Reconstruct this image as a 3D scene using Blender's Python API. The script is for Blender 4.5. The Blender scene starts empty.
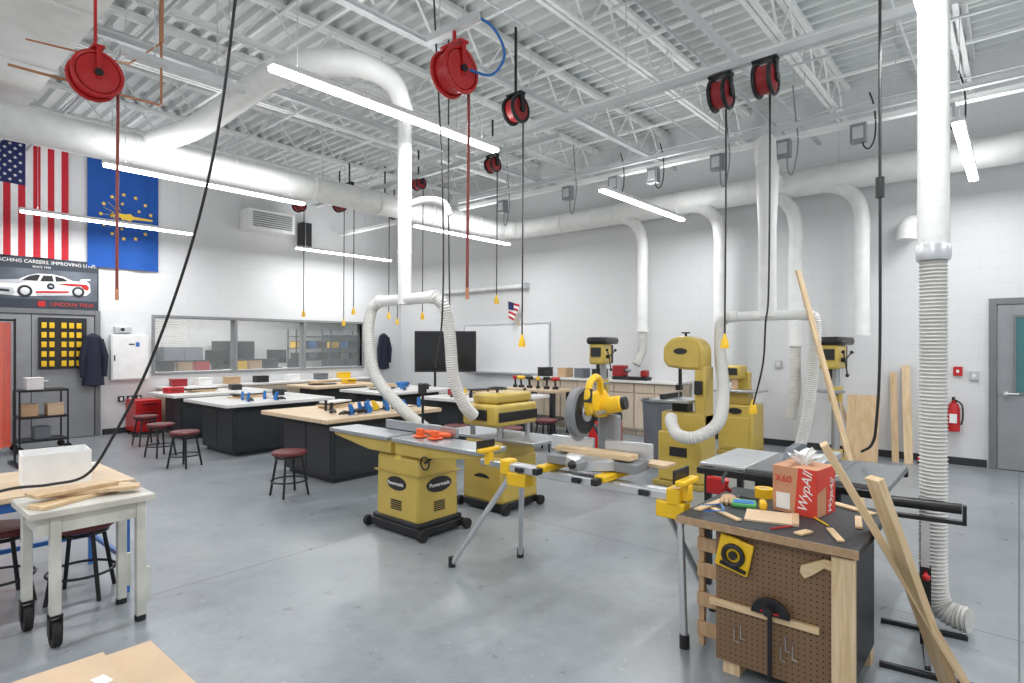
import bpy, bmesh, math, random
from mathutils import Vector, Matrix, Euler
random.seed(7)
S=bpy.context.scene; COL=S.collection
R=math.radians
# ------------------------------------------------------------------ materials
MC={}
def mat(n,c,r=.5,m=0,e=0,v=.06,sc=6,bump=0,alpha=1,trans=0,coat=0):
    if n in MC: return MC[n]
    k=bpy.data.materials.new(n); k.use_nodes=True; nt=k.node_tree; b=nt.nodes['Principled BSDF']
    tc=nt.nodes.new('ShaderNodeTexCoord'); no=nt.nodes.new('ShaderNodeTexNoise'); no.inputs['Scale'].default_value=sc; no.inputs['Detail'].default_value=4
    nt.links.new(tc.outputs['Object'],no.inputs['Vector'])
    rp=nt.nodes.new('ShaderNodeValToRGB'); rp.color_ramp.elements[0].position=.3; rp.color_ramp.elements[1].position=.7
    rp.color_ramp.elements[0].color=[min(1,x*(1-v)) for x in c]+[1]; rp.color_ramp.elements[1].color=[min(1,x*(1+v)) for x in c]+[1]
    nt.links.new(no.outputs['Fac'],rp.inputs['Fac']); nt.links.new(rp.outputs['Color'],b.inputs['Base Color'])
    b.inputs['Roughness'].default_value=r; b.inputs['Metallic'].default_value=m
    if e: b.inputs['Emission Color'].default_value=list(c)+[1]; b.inputs['Emission Strength'].default_value=e
    if alpha<1: b.inputs['Alpha'].default_value=alpha
    if coat: b.inputs['Coat Weight'].default_value=coat
    MC[n]=k; return k
def wood(n,c1,c2,scale=(1,14,14),r=.5):
    if n in MC: return MC[n]
    k=bpy.data.materials.new(n); k.use_nodes=True; nt=k.node_tree; b=nt.nodes['Principled BSDF']
    tc=nt.nodes.new('ShaderNodeTexCoord'); mp=nt.nodes.new('ShaderNodeMapping'); mp.inputs['Scale'].default_value=scale
    no=nt.nodes.new('ShaderNodeTexNoise'); no.inputs['Scale'].default_value=3; no.inputs['Detail'].default_value=6; no.inputs['Distortion'].default_value=.6
    rp=nt.nodes.new('ShaderNodeValToRGB'); rp.color_ramp.elements[0].position=.35; rp.color_ramp.elements[1].position=.65
    rp.color_ramp.elements[0].color=list(c1)+[1]; rp.color_ramp.elements[1].color=list(c2)+[1]
    L=nt.links.new; L(tc.outputs['Object'],mp.inputs['Vector']); L(mp.outputs['Vector'],no.inputs['Vector']); L(no.outputs['Fac'],rp.inputs['Fac']); L(rp.outputs['Color'],b.inputs['Base Color'])
    b.inputs['Roughness'].default_value=r; MC[n]=k; return k
def wallmat(n,axis,c=(.69,.70,.71)):
    k=bpy.data.materials.new(n); k.use_nodes=True; nt=k.node_tree; b=nt.nodes['Principled BSDF']; L=nt.links.new
    tc=nt.nodes.new('ShaderNodeTexCoord'); sp=nt.nodes.new('ShaderNodeSeparateXYZ'); cb=nt.nodes.new('ShaderNodeCombineXYZ')
    L(tc.outputs['Object'],sp.inputs[0]); L(sp.outputs[axis],cb.inputs[0]); L(sp.outputs[2],cb.inputs[1])
    br=nt.nodes.new('ShaderNodeTexBrick'); br.inputs['Scale'].default_value=1; br.inputs['Brick Width'].default_value=.4; br.inputs['Row Height'].default_value=.2
    br.inputs['Mortar Size'].default_value=.004; br.inputs['Mortar Smooth'].default_value=.5
    br.inputs['Color1'].default_value=list(c)+[1]; br.inputs['Color2'].default_value=[x*.99 for x in c]+[1]; br.inputs['Mortar'].default_value=[x*.9 for x in c]+[1]
    L(cb.outputs[0],br.inputs['Vector']); L(br.outputs['Color'],b.inputs['Base Color']); b.inputs['Roughness'].default_value=.5
    bp=nt.nodes.new('ShaderNodeBump'); bp.invert=True; bp.inputs['Strength'].default_value=.15; bp.inputs['Distance'].default_value=.003; L(br.outputs['Fac'],bp.inputs['Height']); L(bp.outputs['Normal'],b.inputs['Normal'])
    return k
def floormat():
    k=bpy.data.materials.new('polished_concrete'); k.use_nodes=True; nt=k.node_tree; b=nt.nodes['Principled BSDF']; L=nt.links.new
    tc=nt.nodes.new('ShaderNodeTexCoord')
    n1=nt.nodes.new('ShaderNodeTexNoise'); n1.inputs['Scale'].default_value=.7; n1.inputs['Detail'].default_value=9; n1.inputs['Roughness'].default_value=.65; n1.inputs['Distortion'].default_value=.4
    n2=nt.nodes.new('ShaderNodeTexNoise'); n2.inputs['Scale'].default_value=7; n2.inputs['Detail'].default_value=9; n2.inputs['Roughness'].default_value=.75
    n3=nt.nodes.new('ShaderNodeTexNoise'); n3.inputs['Scale'].default_value=26; n3.inputs['Detail'].default_value=5
    for n in (n1,n2,n3): L(tc.outputs['Object'],n.inputs['Vector'])
    r1=nt.nodes.new('ShaderNodeValToRGB'); e=r1.color_ramp.elements; e[0].position=.33; e[1].position=.67; e[0].color=(.225,.250,.272,1); e[1].color=(.345,.368,.388,1)
    L(n1.outputs['Fac'],r1.inputs['Fac'])
    r2=nt.nodes.new('ShaderNodeValToRGB'); e=r2.color_ramp.elements; e[0].position=.35; e[1].position=.65; e[0].color=(.83,.835,.84,1); e[1].color=(1.0,1.0,1.0,1)
    L(n2.outputs['Fac'],r2.inputs['Fac'])
    mx=nt.nodes.new('ShaderNodeMix'); mx.data_type='RGBA'; mx.blend_type='MULTIPLY'; mx.inputs['Factor'].default_value=1
    L(r1.outputs['Color'],mx.inputs['A']); L(r2.outputs['Color'],mx.inputs['B'])
    r3=nt.nodes.new('ShaderNodeValToRGB'); e=r3.color_ramp.elements; e[0].position=.65; e[1].position=.73; e[0].color=(0,0,0,1); e[1].color=(.45,.45,.45,1); L(n3.outputs['Fac'],r3.inputs['Fac'])
    m2=nt.nodes.new('ShaderNodeMix'); m2.data_type='RGBA'; m2.inputs['B'].default_value=(.5,.51,.52,1); L(r3.outputs['Color'],m2.inputs['Factor']); L(mx.outputs['Result'],m2.inputs['A'])
    br=nt.nodes.new('ShaderNodeTexBrick'); br.offset=0; br.inputs['Scale'].default_value=1; br.inputs['Brick Width'].default_value=4.2; br.inputs['Row Height'].default_value=4.2; br.inputs['Mortar Size'].default_value=.005
    L(tc.outputs['Object'],br.inputs['Vector'])
    m3=nt.nodes.new('ShaderNodeMix'); m3.data_type='RGBA'; m3.inputs['B'].default_value=(.12,.13,.14,1); L(br.outputs['Fac'],m3.inputs['Factor']); L(m2.outputs['Result'],m3.inputs['A'])
    L(m3.outputs['Result'],b.inputs['Base Color'])
    rr=nt.nodes.new('ShaderNodeMapRange'); rr.inputs['To Min'].default_value=.18; rr.inputs['To Max'].default_value=.44; L(n2.outputs['Fac'],rr.inputs['Value']); L(rr.outputs['Result'],b.inputs['Roughness'])
    b.inputs['Specular IOR Level'].default_value=.5
    return k
def pegmat():
    k=bpy.data.materials.new('pegboard_brown'); k.use_nodes=True; nt=k.node_tree; b=nt.nodes['Principled BSDF']; L=nt.links.new
    tc=nt.nodes.new('ShaderNodeTexCoord'); sp=nt.nodes.new('ShaderNodeSeparateXYZ'); L(tc.outputs['Object'],sp.inputs[0])
    def ma(op,a,bv=None):
        q=nt.nodes.new('ShaderNodeMath'); q.operation=op
        if hasattr(a,'links'): L(a,q.inputs[0])
        else: q.inputs[0].default_value=a
        if bv is not None:
            if hasattr(bv,'links'): L(bv,q.inputs[1])
            else: q.inputs[1].default_value=bv
        return q.outputs[0]
    sq=[]
    for i in (1,2):
        f=ma('SUBTRACT',ma('FRACT',ma('DIVIDE',sp.outputs[i],.0254)),.5); sq.append(ma('MULTIPLY',f,f))
    d=ma('LESS_THAN',ma('ADD',sq[0],sq[1]),.022)
    mx=nt.nodes.new('ShaderNodeMix'); mx.data_type='RGBA'; L(d,mx.inputs['Factor']); mx.inputs['A'].default_value=(.20,.115,.06,1); mx.inputs['B'].default_value=(.02,.012,.008,1)
    L(mx.outputs['Result'],b.inputs['Base Color']); b.inputs['Roughness'].default_value=.6
    return k
WHITE=mat('white_paint',(.79,.80,.80),.45); CEILW=mat('joist_white_steel',(.84,.86,.85),.5,0,0,.04); DECK=mat('deck_white_steel',(.66,.685,.68),.5,0,0,.05)
DUCT=mat('painted_duct_white',(.76,.77,.75),.4); FLEX=mat('ribbed_flex_white',(.68,.67,.64),.45); FLEXG=mat('ribbed_flex_grey',(.60,.595,.57),.45)
YEL=mat('machine_yellow',(.55,.395,.08),.36,coat=.2); YEL2=mat('tool_yellow',(.85,.52,.015),.38); YELD=mat('dark_yellow',(.40,.29,.065),.45)
BLK=mat('black_plastic',(.014,.014,.016),.45); BLKM=mat('black_steel',(.018,.018,.02),.35,.3); DGR=mat('dark_grey_panel',(.025,.029,.033),.5)
STL=mat('cast_steel',(.45,.47,.49),.32,.8); DSTL=mat('dark_cast_steel',(.20,.21,.22),.25,.5); ALU=mat('aluminium',(.62,.64,.66),.35,.7); GRY=mat('grey_paint',(.24,.25,.26),.45); MGR=mat('mid_grey_plastic',(.14,.155,.18),.5); GUARD=mat('guard_grey',(.22,.225,.235),.4)
GALV=mat('galvanised_strut',(.58,.60,.61),.45,.2)
RED=mat('red_gloss',(.50,.012,.015),.35); DRED=mat('dark_red_plastic',(.30,.012,.015),.4); REDS=mat('seat_dark_red',(.13,.022,.025),.4); ORG=mat('orange_guard',(.80,.12,.02),.45); COP=mat('copper',(.58,.28,.15),.35,.8)
BLU=mat('blue_paint',(.03,.15,.5),.4); LBL=mat('blue_plastic',(.02,.17,.5),.45); CARD=mat('cardboard_tan',(.52,.35,.21),.8,v=.08); CARD2=mat('cardboard_light',(.62,.46,.31),.8)
PAPER=mat('white_paper',(.83,.83,.82),.7); GRN=mat('green_plastic',(.1,.42,.12),.5); RUB=mat('rubber_black',(.012,.012,.012),.8)
MAPLE=wood('maple_worktop',(.58,.43,.28),(.70,.55,.38)); PINE=wood('pine_board',(.60,.43,.24),(.76,.58,.38),(14,14,1.2)); PINEY=wood('pine_board_along',(.58,.41,.22),(.74,.56,.35),(14,1.2,14))
PLY=wood('plywood_tan',(.54,.37,.20),(.66,.48,.30),(8,8,1.5)); CABW=wood('cabinet_beige',(.54,.45,.35),(.63,.54,.43),(10,10,1.5)); DOORG=mat('door_grey',(.17,.175,.185),.45)
WTOP=mat('pale_worktop',(.73,.72,.70),.35,v=.1,sc=3); EMIT=mat('led_diffuser',(1,1,1),.4,e=12,v=0); GLASS=mat('clear_glass',(.8,.86,.88),.05,alpha=.09); CURT=mat('welding_curtain_orange',(.85,.09,.02),.2,alpha=.68)
NAVY=mat('navy_fabric',(.012,.016,.035),.85); FWHITE=mat('flag_white',(.76,.76,.76),.8); FRED=mat('flag_red',(.50,.015,.03),.8); FNAVY=mat('flag_navy',(.015,.022,.11),.8)
IBLU=mat('flag_blue',(.008,.08,.36),.8); GOLD=mat('flag_gold',(.85,.58,.06),.7); SCR=mat('screen_black',(.01,.011,.013),.12); TEALREFL=mat('window_teal_reflection',(.05,.16,.17),.1)
BANN=mat('banner_dark',(.03,.038,.055),.5); BRD=mat('whiteboard_white',(.83,.84,.85),.15,v=.01); SHELFG=mat('shelf_slate',(.06,.075,.09),.5); OFFW=mat('office_wall',(.60,.62,.63),.6)
BOXR=mat('carton_red',(.66,.05,.03),.5); SILV=mat('car_silver_print',(.50,.52,.55),.5); STORM=mat('banner_cloud',(.10,.115,.14),.6,v=.5,sc=2)
# ------------------------------------------------------------------ mesh builder
class M:
    def __init__(s): s.bm=bmesh.new(); s.mi=0
    def m(s,i): s.mi=i; return s
    def _f(s,vs):
        fs=set()
        for v in vs:
            for f in v.link_faces: fs.add(f)
        for f in fs: f.material_index=s.mi
    def box(s,c,d,rot=(0,0,0)):
        mt=Matrix.Translation(c)@Euler([R(a) for a in rot]).to_matrix().to_4x4()@Matrix.Diagonal((d[0],d[1],d[2],1))
        r=bmesh.ops.create_cube(s.bm,size=1,matrix=mt); s._f(r['verts']); return s
    def bb(s,a,b):
        return s.box([(a[i]+b[i])/2 for i in range(3)],[abs(b[i]-a[i]) for i in range(3)])
    def cyl(s,a,b,r,r2=None,n=20):
        a=Vector(a); b=Vector(b); d=b-a
        q=d.to_track_quat('Z','Y').to_matrix().to_4x4()
        rr=bmesh.ops.create_cone(s.bm,cap_ends=True,segments=n,radius1=r,radius2=r if r2 is None else r2,depth=d.length,matrix=Matrix.Translation((a+b)/2)@q); s._f(rr['verts']); return s
    def bar(s,a,b,w,h,roll=0):
        a=Vector(a); b=Vector(b); d=b-a
        q=d.to_track_quat('Z','Y').to_matrix().to_4x4()
        mt=Matrix.Translation((a+b)/2)@q@Matrix.Rotation(R(roll),4,'Z')@Matrix.Diagonal((w,h,d.length,1))
        r=bmesh.ops.create_cube(s.bm,size=1,matrix=mt); s._f(r['verts']); return s
    def ball(s,c,r,sc=(1,1,1),n=16):
        mt=Matrix.Translation(c)@Matrix.Diagonal((sc[0],sc[1],sc[2],1))
        rr=bmesh.ops.create_uvsphere(s.bm,u_segments=n,v_segments=n//2+2,radius=r,matrix=mt); s._f(rr['verts']); return s
    def tube(s,pts,r,n=8,closed=False):
        pts=[Vector(p) for p in pts]; N=len(pts); rings=[]
        up=None
        for i,p in enumerate(pts):
            if closed: t=(pts[(i+1)%N]-pts[i-1])
            else: t=(pts[min(i+1,N-1)]-pts[max(i-1,0)])
            if t.length<1e-9: t=Vector((0,0,1))
            t.normalize()
            if up is None:
                up=Vector((0,0,1)) if abs(t.z)<.9 else Vector((1,0,0))
            u=(up-t*up.dot(t)); 
            if u.length<1e-6: u=t.orthogonal()
            u.normalize(); up=u; v=t.cross(u)
            rr=r[i] if isinstance(r,(list,tuple)) else r
            rings.append([s.bm.verts.new(p+(u*math.cos(2*math.pi*k/n)+v*math.sin(2*math.pi*k/n))*rr) for k in range(n)])
        for i in range(N if closed else N-1):
            a=rings[i]; b=rings[(i+1)%N]
            for k in range(n):
                f=s.bm.faces.new((a[k],a[(k+1)%n],b[(k+1)%n],b[k])); f.material_index=s.mi
        if not closed:
            for rg in (rings[0][::-1],rings[-1]):
                f=s.bm.faces.new(rg); f.material_index=s.mi
        return s
    def ring(s,c,R0,r,axis='Z',n=24,m=8):
        pts=[]
        for k in range(n):
            a=2*math.pi*k/n; x,y=R0*math.cos(a),R0*math.sin(a)
            pts.append({'Z':(c[0]+x,c[1]+y,c[2]),'X':(c[0],c[1]+x,c[2]+y),'Y':(c[0]+x,c[1],c[2]+y)}[axis])
        return s.tube(pts,r,m,True)
    def prism(s,pts,o,u,v,t):
        o=Vector(o); u=Vector(u); v=Vector(v); w=u.cross(v).normalized()*t
        a=[s.bm.verts.new(o+u*p[0]+v*p[1]) for p in pts]; b=[s.bm.verts.new(x.co+w) for x in a]
        N=len(pts); fs=[s.bm.faces.new(a[::-1]),s.bm.faces.new(b)]
        for i in range(N): fs.append(s.bm.faces.new((a[i],a[(i+1)%N],b[(i+1)%N],b[i])))
        for f in fs: f.material_index=s.mi
        return s
    def lathe(s,prof,c=(0,0,0),n=24,ax='Z'):
        rings=[]
        for (r,z) in prof:
            rg=[]
            for k in range(n):
                a=2*math.pi*k/n; x,y=r*math.cos(a),r*math.sin(a)
                p={'Z':(x,y,z),'X':(z,x,y),'Y':(y,z,x)}[ax]
                rg.append(s.bm.verts.new((c[0]+p[0],c[1]+p[1],c[2]+p[2])))
            rings.append(rg)
        for i in range(len(rings)-1):
            a,b=rings[i],rings[i+1]
            for k in range(n):
                f=s.bm.faces.new((a[k],a[(k+1)%n],b[(k+1)%n],b[k])); f.material_index=s.mi
        for rg in (rings[0][::-1],rings[-1]):
            f=s.bm.faces.new(rg); f.material_index=s.mi
        return s
    def obj(s,name,mats,parent=None,bevel=0,loc=(0,0,0),rz=0,label=None,cat=None,group=None,kind=None,ang=38):
        if not isinstance(mats,(list,tuple)): mats=[mats]
        me=bpy.data.meshes.new(name); bmesh.ops.recalc_face_normals(s.bm,faces=s.bm.faces); s.bm.to_mesh(me); s.bm.free()
        for k in mats: me.materials.append(k)
        for p in me.polygons: p.use_smooth=True
        me.set_sharp_from_angle(angle=R(ang))
        o=bpy.data.objects.new(name,me); COL.objects.link(o); o.location=loc; o.rotation_euler=(0,0,R(rz))
        if parent: o.parent=parent
        if bevel:
            b=o.modifiers.new('bevel','BEVEL'); b.width=bevel; b.segments=2; b.limit_method='ANGLE'; b.angle_limit=R(40)
        tag(o,label,cat,group,kind); return o
    def isl(s,name,mt,parent=None,bevel=0): # one object per loose piece
        bm=s.bm; bm.verts.ensure_lookup_table(); seen=set(); out=[]
        for v in bm.verts:
            if v in seen: continue
            st=[v]; comp=[]; seen.add(v)
            while st:
                a=st.pop(); comp.append(a)
                for e in a.link_edges:
                    b=e.other_vert(a)
                    if b not in seen: seen.add(b); st.append(b)
            mp={a:i for i,a in enumerate(comp)}; n=M(); nv=[n.bm.verts.new(a.co) for a in comp]
            fs=set(f for a in comp for f in a.link_faces)
            for f in fs: n.bm.faces.new([nv[mp[x]] for x in f.verts])
            out.append(n.obj(name,mt,parent,bevel))
        bm.free(); return out
def tag(o,label=None,cat=None,group=None,kind=None):
    if label: o['label']=label
    if cat: o['category']=cat
    if group: o['group']=group
    if kind: o['kind']=kind
def T(name,label,cat,loc=(0,0,0),rz=0,group=None,kind=None):
    e=bpy.data.objects.new(name,None); e.empty_display_size=.1; COL.objects.link(e); e.location=loc; e.rotation_euler=(0,0,R(rz)); tag(e,label,cat,group,kind); return e
def dup(root,loc,rz=None,label=None):
    def cp(o,par):
        c=o.copy(); COL.objects.link(c)
        if par: c.parent=par
        for ch in o.children: cp(ch,c)
        return c
    c=cp(root,None); c.location=loc
    if rz is not None: c.rotation_euler=(0,0,R(rz))
    if label: c['label']=label
    return c
def cr(P,n=8):
    P=[Vector(p) for p in P]; Q=[P[0]*2-P[1]]+P+[P[-1]*2-P[-2]]; out=[]
    for i in range(1,len(Q)-2):
        for k in range(n):
            t=k/n; a,b,c,d=Q[i-1],Q[i],Q[i+1],Q[i+2]
            out.append(.5*((2*b)+(-a+c)*t+(2*a-5*b+4*c-d)*t*t+(-a+3*b-3*c+d)*t**3))
    out.append(P[-1]); return out
def resamp(P,step):
    out=[P[0]]; acc=0
    for i in range(1,len(P)):
        a,b=P[i-1],P[i]; L=(b-a).length; 
        while acc+L>=step and L>0:
            t=(step-acc)/L; a=a+(b-a)*t; out.append(a.copy()); L=(b-a).length; acc=0
        acc+=L
    return out
def flex(m,P,r,pitch=.022,n=16):
    Q=resamp(cr(P,12),pitch/2); return m.tube(Q,[r if i%2 else r*.84 for i in range(len(Q))],n)
TX=(R(90),0,0); TW=(R(90),0,R(-90))
def text(parent,name,body,size,loc,rot,mt,ext=.002,align='CENTER',label=None,shear=0,off=0):
    cu=bpy.data.curves.new('t','FONT'); cu.body=body; cu.size=size; cu.extrude=ext; cu.align_x=align; cu.align_y='CENTER'; cu.shear=shear; cu.offset=off
    t=bpy.data.objects.new('t',cu); COL.objects.link(t); bpy.context.view_layer.update()
    me=bpy.data.meshes.new_from_object(t.evaluated_get(bpy.context.evaluated_depsgraph_get())); bpy.data.objects.remove(t)
    me.materials.clear(); me.materials.append(mt); o=bpy.data.objects.new(name,me); COL.objects.link(o); o.location=loc; o.rotation_euler=rot
    if parent: o.parent=parent
    if label: o['label']=label
    return o
# ------------------------------------------------------------------ room
XR=9.85; YL=12.37; ZD=5.42; ZB=4.85
M().bb((-4,-5,-.1),(XR,YL,0)).obj('floor',floormat(),label='polished grey-blue concrete floor with fine joints',cat='floor',kind='structure')
M().bb((XR,-5,0),(XR+.2,YL+.2,ZD+.1)).obj('wall_right',wallmat('painted_block_y',1),label='white painted concrete block wall',cat='wall',kind='structure')
WX0,WX1,WZ0,WZ1=4.0,8.63,1.08,2.12
m=M(); m.bb((-4,YL,0),(WX0,YL+.2,ZD+.1)).bb((WX1,YL,0),(XR,YL+.2,ZD+.1)).bb((WX0,YL,0),(WX1,YL+.2,WZ0)).bb((WX0,YL,WZ1),(WX1,YL+.2,ZD+.1))
m.obj('wall_left',wallmat('painted_block_x',0),label='white painted block wall with an interior window opening',cat='wall',kind='structure')
m=M(); prof=[]; x=-4.0
while x<XR:
    prof+= [(x,ZD),(x+.06,ZD),(x+.085,ZD+.075),(x+.175,ZD+.075)]; x+=.2
prof.append((XR,ZD))
bmv=[[m.bm.verts.new((px,y,pz)) for (px,pz) in prof] for y in (-5,YL)]
for i in range(len(prof)-1): m.bm.faces.new((bmv[0][i],bmv[0][i+1],bmv[1][i+1],bmv[1][i]))
m.obj('ceiling',DECK,label='white corrugated steel roof deck',cat='ceiling',kind='structure',ang=10)
M().bb((XR-.015,-5,0),(XR-.001,.2-1.15,.1)).bb((XR-.015,.32,0),(XR-.001,YL,.1)).obj('baseboard_right',DGR,label='dark grey rubber base along the block wall',cat='baseboard',kind='structure')
M().bb((3.16,YL-.015,0),(XR-.02,YL-.001,.1)).bb((-4,YL-.015,0),(1.2,YL-.001,.1)).obj('baseboard_left',DGR,label='dark grey rubber base along the wall',cat='baseboard',kind='structure')
# adjoining room
M().bb((2.5,YL+.2,-.1),(10.5,16.2,0)).obj('floor_office',GRY,label='floor of the adjoining room',cat='floor',kind='structure')
M().bb((2.5,16,0),(10.5,16.2,3)).obj('wall_office_back',OFFW,label='pale grey wall of the adjoining room',cat='wall',kind='structure')
M().bb((2.3,YL+.2,0),(2.5,16.2,3)).obj('wall_office_west',OFFW,label='pale grey side wall of the adjoining room',cat='wall',kind='structure')
M().bb((10.5,YL+.2,0),(10.7,16.2,3)).obj('wall_office_east',OFFW,label='pale grey side wall of the adjoining room',cat='wall',kind='structure')
M().bb((2.3,YL+.2,3),(10.7,16.2,3.1)).obj('ceiling_office',WHITE,label='white ceiling of the adjoining room',cat='ceiling',kind='structure')
w=T('window_1','long grey-framed interior window looking into the next room','window',(0,0,0),kind='structure')
m=M(); yf=YL-.03
m.bb((WX0-.05,yf,WZ0-.05),(WX1+.05,YL+.2,WZ0)).bb((WX0-.05,yf,WZ1),(WX1+.05,YL+.2,WZ1+.05))
for xx in (WX0-.05,5.5,7.05,WX1): m.bb((xx,yf,WZ0),(xx+.05,YL+.2,WZ1))
m.obj('frame',GRY,w)
M().bb((WX0,YL+.09,WZ0),(WX1,YL+.1,WZ1)).obj('glass',GLASS,w)
def cab(x,y,hh,col,l):
    c=T('storage_cabinet','%s storage cabinet in the adjoining room'%l,'cabinet',(x,y,0))
    M().bb((-.45,-.25,0),(.45,.25,hh)).obj('body',col,c,.01)
    for sx in (-1,1): M().bb((sx*.02,-.27,.08),(sx*.43,-.252,hh-.04)).obj('door',col,c,.004)
cab(5.6,15.6,1.55,MGR,'grey'); cab(10.0,15.5,1.9,SHELFG,'dark slate'); cab(6.9,15.6,1.7,DGR,'dark')
for (xr,yr) in ((8.1,13.9),(9.25,14.2)):
    c=T('storage_rack','dark steel storage rack in the adjoining room','rack',(xr,yr,0))
    for sx in (-.5,.47):
        for sy in (-.22,.19): M().bb((sx,sy,0),(sx+.03,sy+.03,2.0)).obj('post',SHELFG,c)
    for z in (.3,.9,1.2,1.5,1.8): M().bb((-.5,-.22,z),(.5,.22,z+.025)).obj('shelf',SHELFG,c)
    for z in (1.225,1.525):
        for k in range(3):
            q=T('storage_bin','storage bin on a steel rack','bin',(xr-.32+k*.3,yr,z)); cc=[BLK,MGR,DGR,YEL2,LBL,BLK][(k+int(z*10))%6]
            M().bb((-.12,-.18,0),(.12,.18,.16)).obj('body',cc,q,.008); M().bb((-.125,-.185,.16),(.125,.185,.18)).obj('lid',BLK,q)
for xx,cc,ll in [(6.0,YEL2,'yellow'),(6.35,CARD,'brown'),(7.35,BLK,'black'),(6.7,BLK,'black'),(5.2,RED,'red'),(4.85,CARD,'brown'),(4.5,BLK,'black')]:
    c=T('storage_bin','%s storage bin on the office counter'%ll,'bin',(xx,13.3,1.05))
    M().bb((-.14,-.1,0),(.14,.1,.2)).obj('body',cc,c,.01); M().bb((-.15,-.11,.2),(.15,.11,.23)).obj('lid',BLK,c,.004)
c=T('office_counter','long pale counter in the adjoining room','counter',(5.9,13.35,0))
M().bb((-1.8,-.3,1.0),(1.8,.3,1.05)).obj('countertop',WHITE,c); M().bb((-1.75,-.27,0),(1.75,.27,1.0)).obj('body',CABW,c)
b=T('window_blind','white slatted blind seen through the glass','blind',(5.0,15.93,0))
m=M()
for k in range(16): m.box((0,0,1.3+k*.06),(1.8,.02,.045),(25,0,0))
m.obj('slats',PAPER,b)
for xx in (5.6,7.0):
    c=T('computer_monitor','black computer monitor on the office counter','monitor',(xx,13.5,1.05)); M().bb((-.24,-.02,.12),(.24,.02,.44)).obj('screen',SCR,c,.005); M().bb((-.03,-.0,.0),(.03,.03,.14)).bb((-.1,-.07,0),(.1,.08,.015)).obj('stand',BLK,c)
# joists
Y0=.5
jr=T('ceiling_joist','white open-web steel roof joist under the deck','joist',(0,Y0,0),group='roof joists')
m=M()
for sy in (-.035,.035): m.bb((-4,sy-.022,ZB+.0),(XR-.01,sy+.022,ZB+.04))
m.obj('bottom_chord',CEILW,jr)
m=M()
for sy in (-.035,.035): m.bb((-4,sy-.03,ZD-.06),(XR-.01,sy+.03,ZD-.002))
m.obj('top_chord',CEILW,jr)
m=M(); P=[]; x=-4
k=0
while x<XR-.1: P.append((x,0,ZB+.02 if k%2==0 else ZD-.03)); x+=.38; k+=1
for a,b in zip(P[:-1],P[1:]): m.cyl(a,b,.014,n=6)
m.obj('web',CEILW,jr)
for k in (-3,-2,-1,1,2,3,4,5,6,7,8): dup(jr,(0,Y0+1.45*k,0))
for i,xx in enumerate((.9,3.3,5.7,8.1)):
    for z in (ZB+.041,ZD-.095): M().bb((xx,-5,z),(xx+.035,YL-.01,z+.03)).obj('joist_bridging',CEILW,label='white steel angle bridging tying the joists',cat='bridging',group='joist bridging')
def strut(x0,x1,y0,y1,z,lab='galvanised steel channel hung under the joists',mt=None):
    s=T('equipment_strut',lab,'strut')
    ax=x1-x0>y1-y0
    m=M().bb((x0,y0,z),(x1,y1,z+.055))
    if ax: m.bb((x0,y0-.012,z-.008),(x1,y1+.012,z))
    else: m.bb((x0-.012,y0,z-.008),(x1+.012,y1,z))
    m.obj('channel',mt or GALV,s)
    n=max(2,int((x1-x0 if ax else y1-y0)/2)); 
    for k in range(n):
        t=(k+.5)/n; x=x0+(x1-x0)*t if ax else (x0+x1)/2; y=(y0+y1)/2 if ax else y0+(y1-y0)*t
        M().cyl((x,y,z+.055),(x,y,ZD),.006,n=6).obj('hanger_rod',GALV,s)
    return s
strut(7.85,7.93,-4,12.2,4.19,'long pale steel channel carrying outlet boxes',CEILW)
strut(7.62,7.65,-4,7.9,4.24)
strut(5.0,5.04,-3,6.4,3.955); strut(3.03,3.07,2.95,3.5,3.955); strut(1.56,2.6,5.6,5.64,4.02); strut(6.3,6.34,4.6,10.6,4.35)
strut(1.56,9.5,2.2,2.24,4.55); strut(1.56,9.5,6.6,6.64,4.55); strut(1.56,9.5,4.45,4.49,4.6)
for i,y in enumerate((5.57,4.05,2.25,1.42,7.0,4.7,3.1,.6)):
    o=T('electrical_box','grey outlet box with a looped cable under the steel channel','electrical box',(7.85,y,4.07),group='outlet boxes on the channel')
    M().bb((-.05,-.085,-.11),(.06,.085,.11)).obj('housing',GRY,o,.008)
    M().bb((-.06,-.055,-.07),(-.05,.055,.07)).obj('cover',ALU,o,.003)
    k_=1 if i%2 else 1.7
    M().tube(cr([(0,-.04,-.11),(-.02,-.06,-.17*k_),(-.02,-.11,-.2*k_),(-.01,-.16,-.1),(.0,-.17,.1),(.0,-.15,.3),(.0,-.11,.45*k_)],6),.009,8).obj('cable',BLK if i%2 else GRY,o)
for (a,b,r,c,l) in [((-4,2.7,4.8),(9.8,2.7,4.8),.018,GALV,'thin conduit'),((-4,6.95,4.78),(9.8,6.95,4.78),.02,GALV,'thin conduit'),((6.6,-4,4.79),(6.6,12.3,4.79),.03,CEILW,'white pipe'),((2.1,-4,4.79),(2.1,12.3,4.79),.022,GALV,'thin conduit'),((-4,10.0,4.8),(9.8,10.0,4.8),.03,CEILW,'white pipe'),((4.2,-4,4.8),(4.2,12.3,4.8),.014,GALV,'thin conduit'),((8.9,-4,4.8),(8.9,12.3,4.8),.014,GALV,'thin conduit'),((-4,3.75,4.8),(9.8,3.75,4.8),.012,GALV,'thin conduit'),((-4,.9,4.8),(9.8,.9,4.8),.014,GALV,'thin conduit'),((7.2,-4,4.8),(7.2,12.3,4.8),.014,GALV,'thin conduit')]:
    M().cyl(a,b,r,n=10).obj('ceiling_pipe',c,label=l+' running under the roof joists',cat='pipe',group='ceiling pipes')
d=T('rectangular_duct','large white rectangular air duct under the ceiling','duct')
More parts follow.
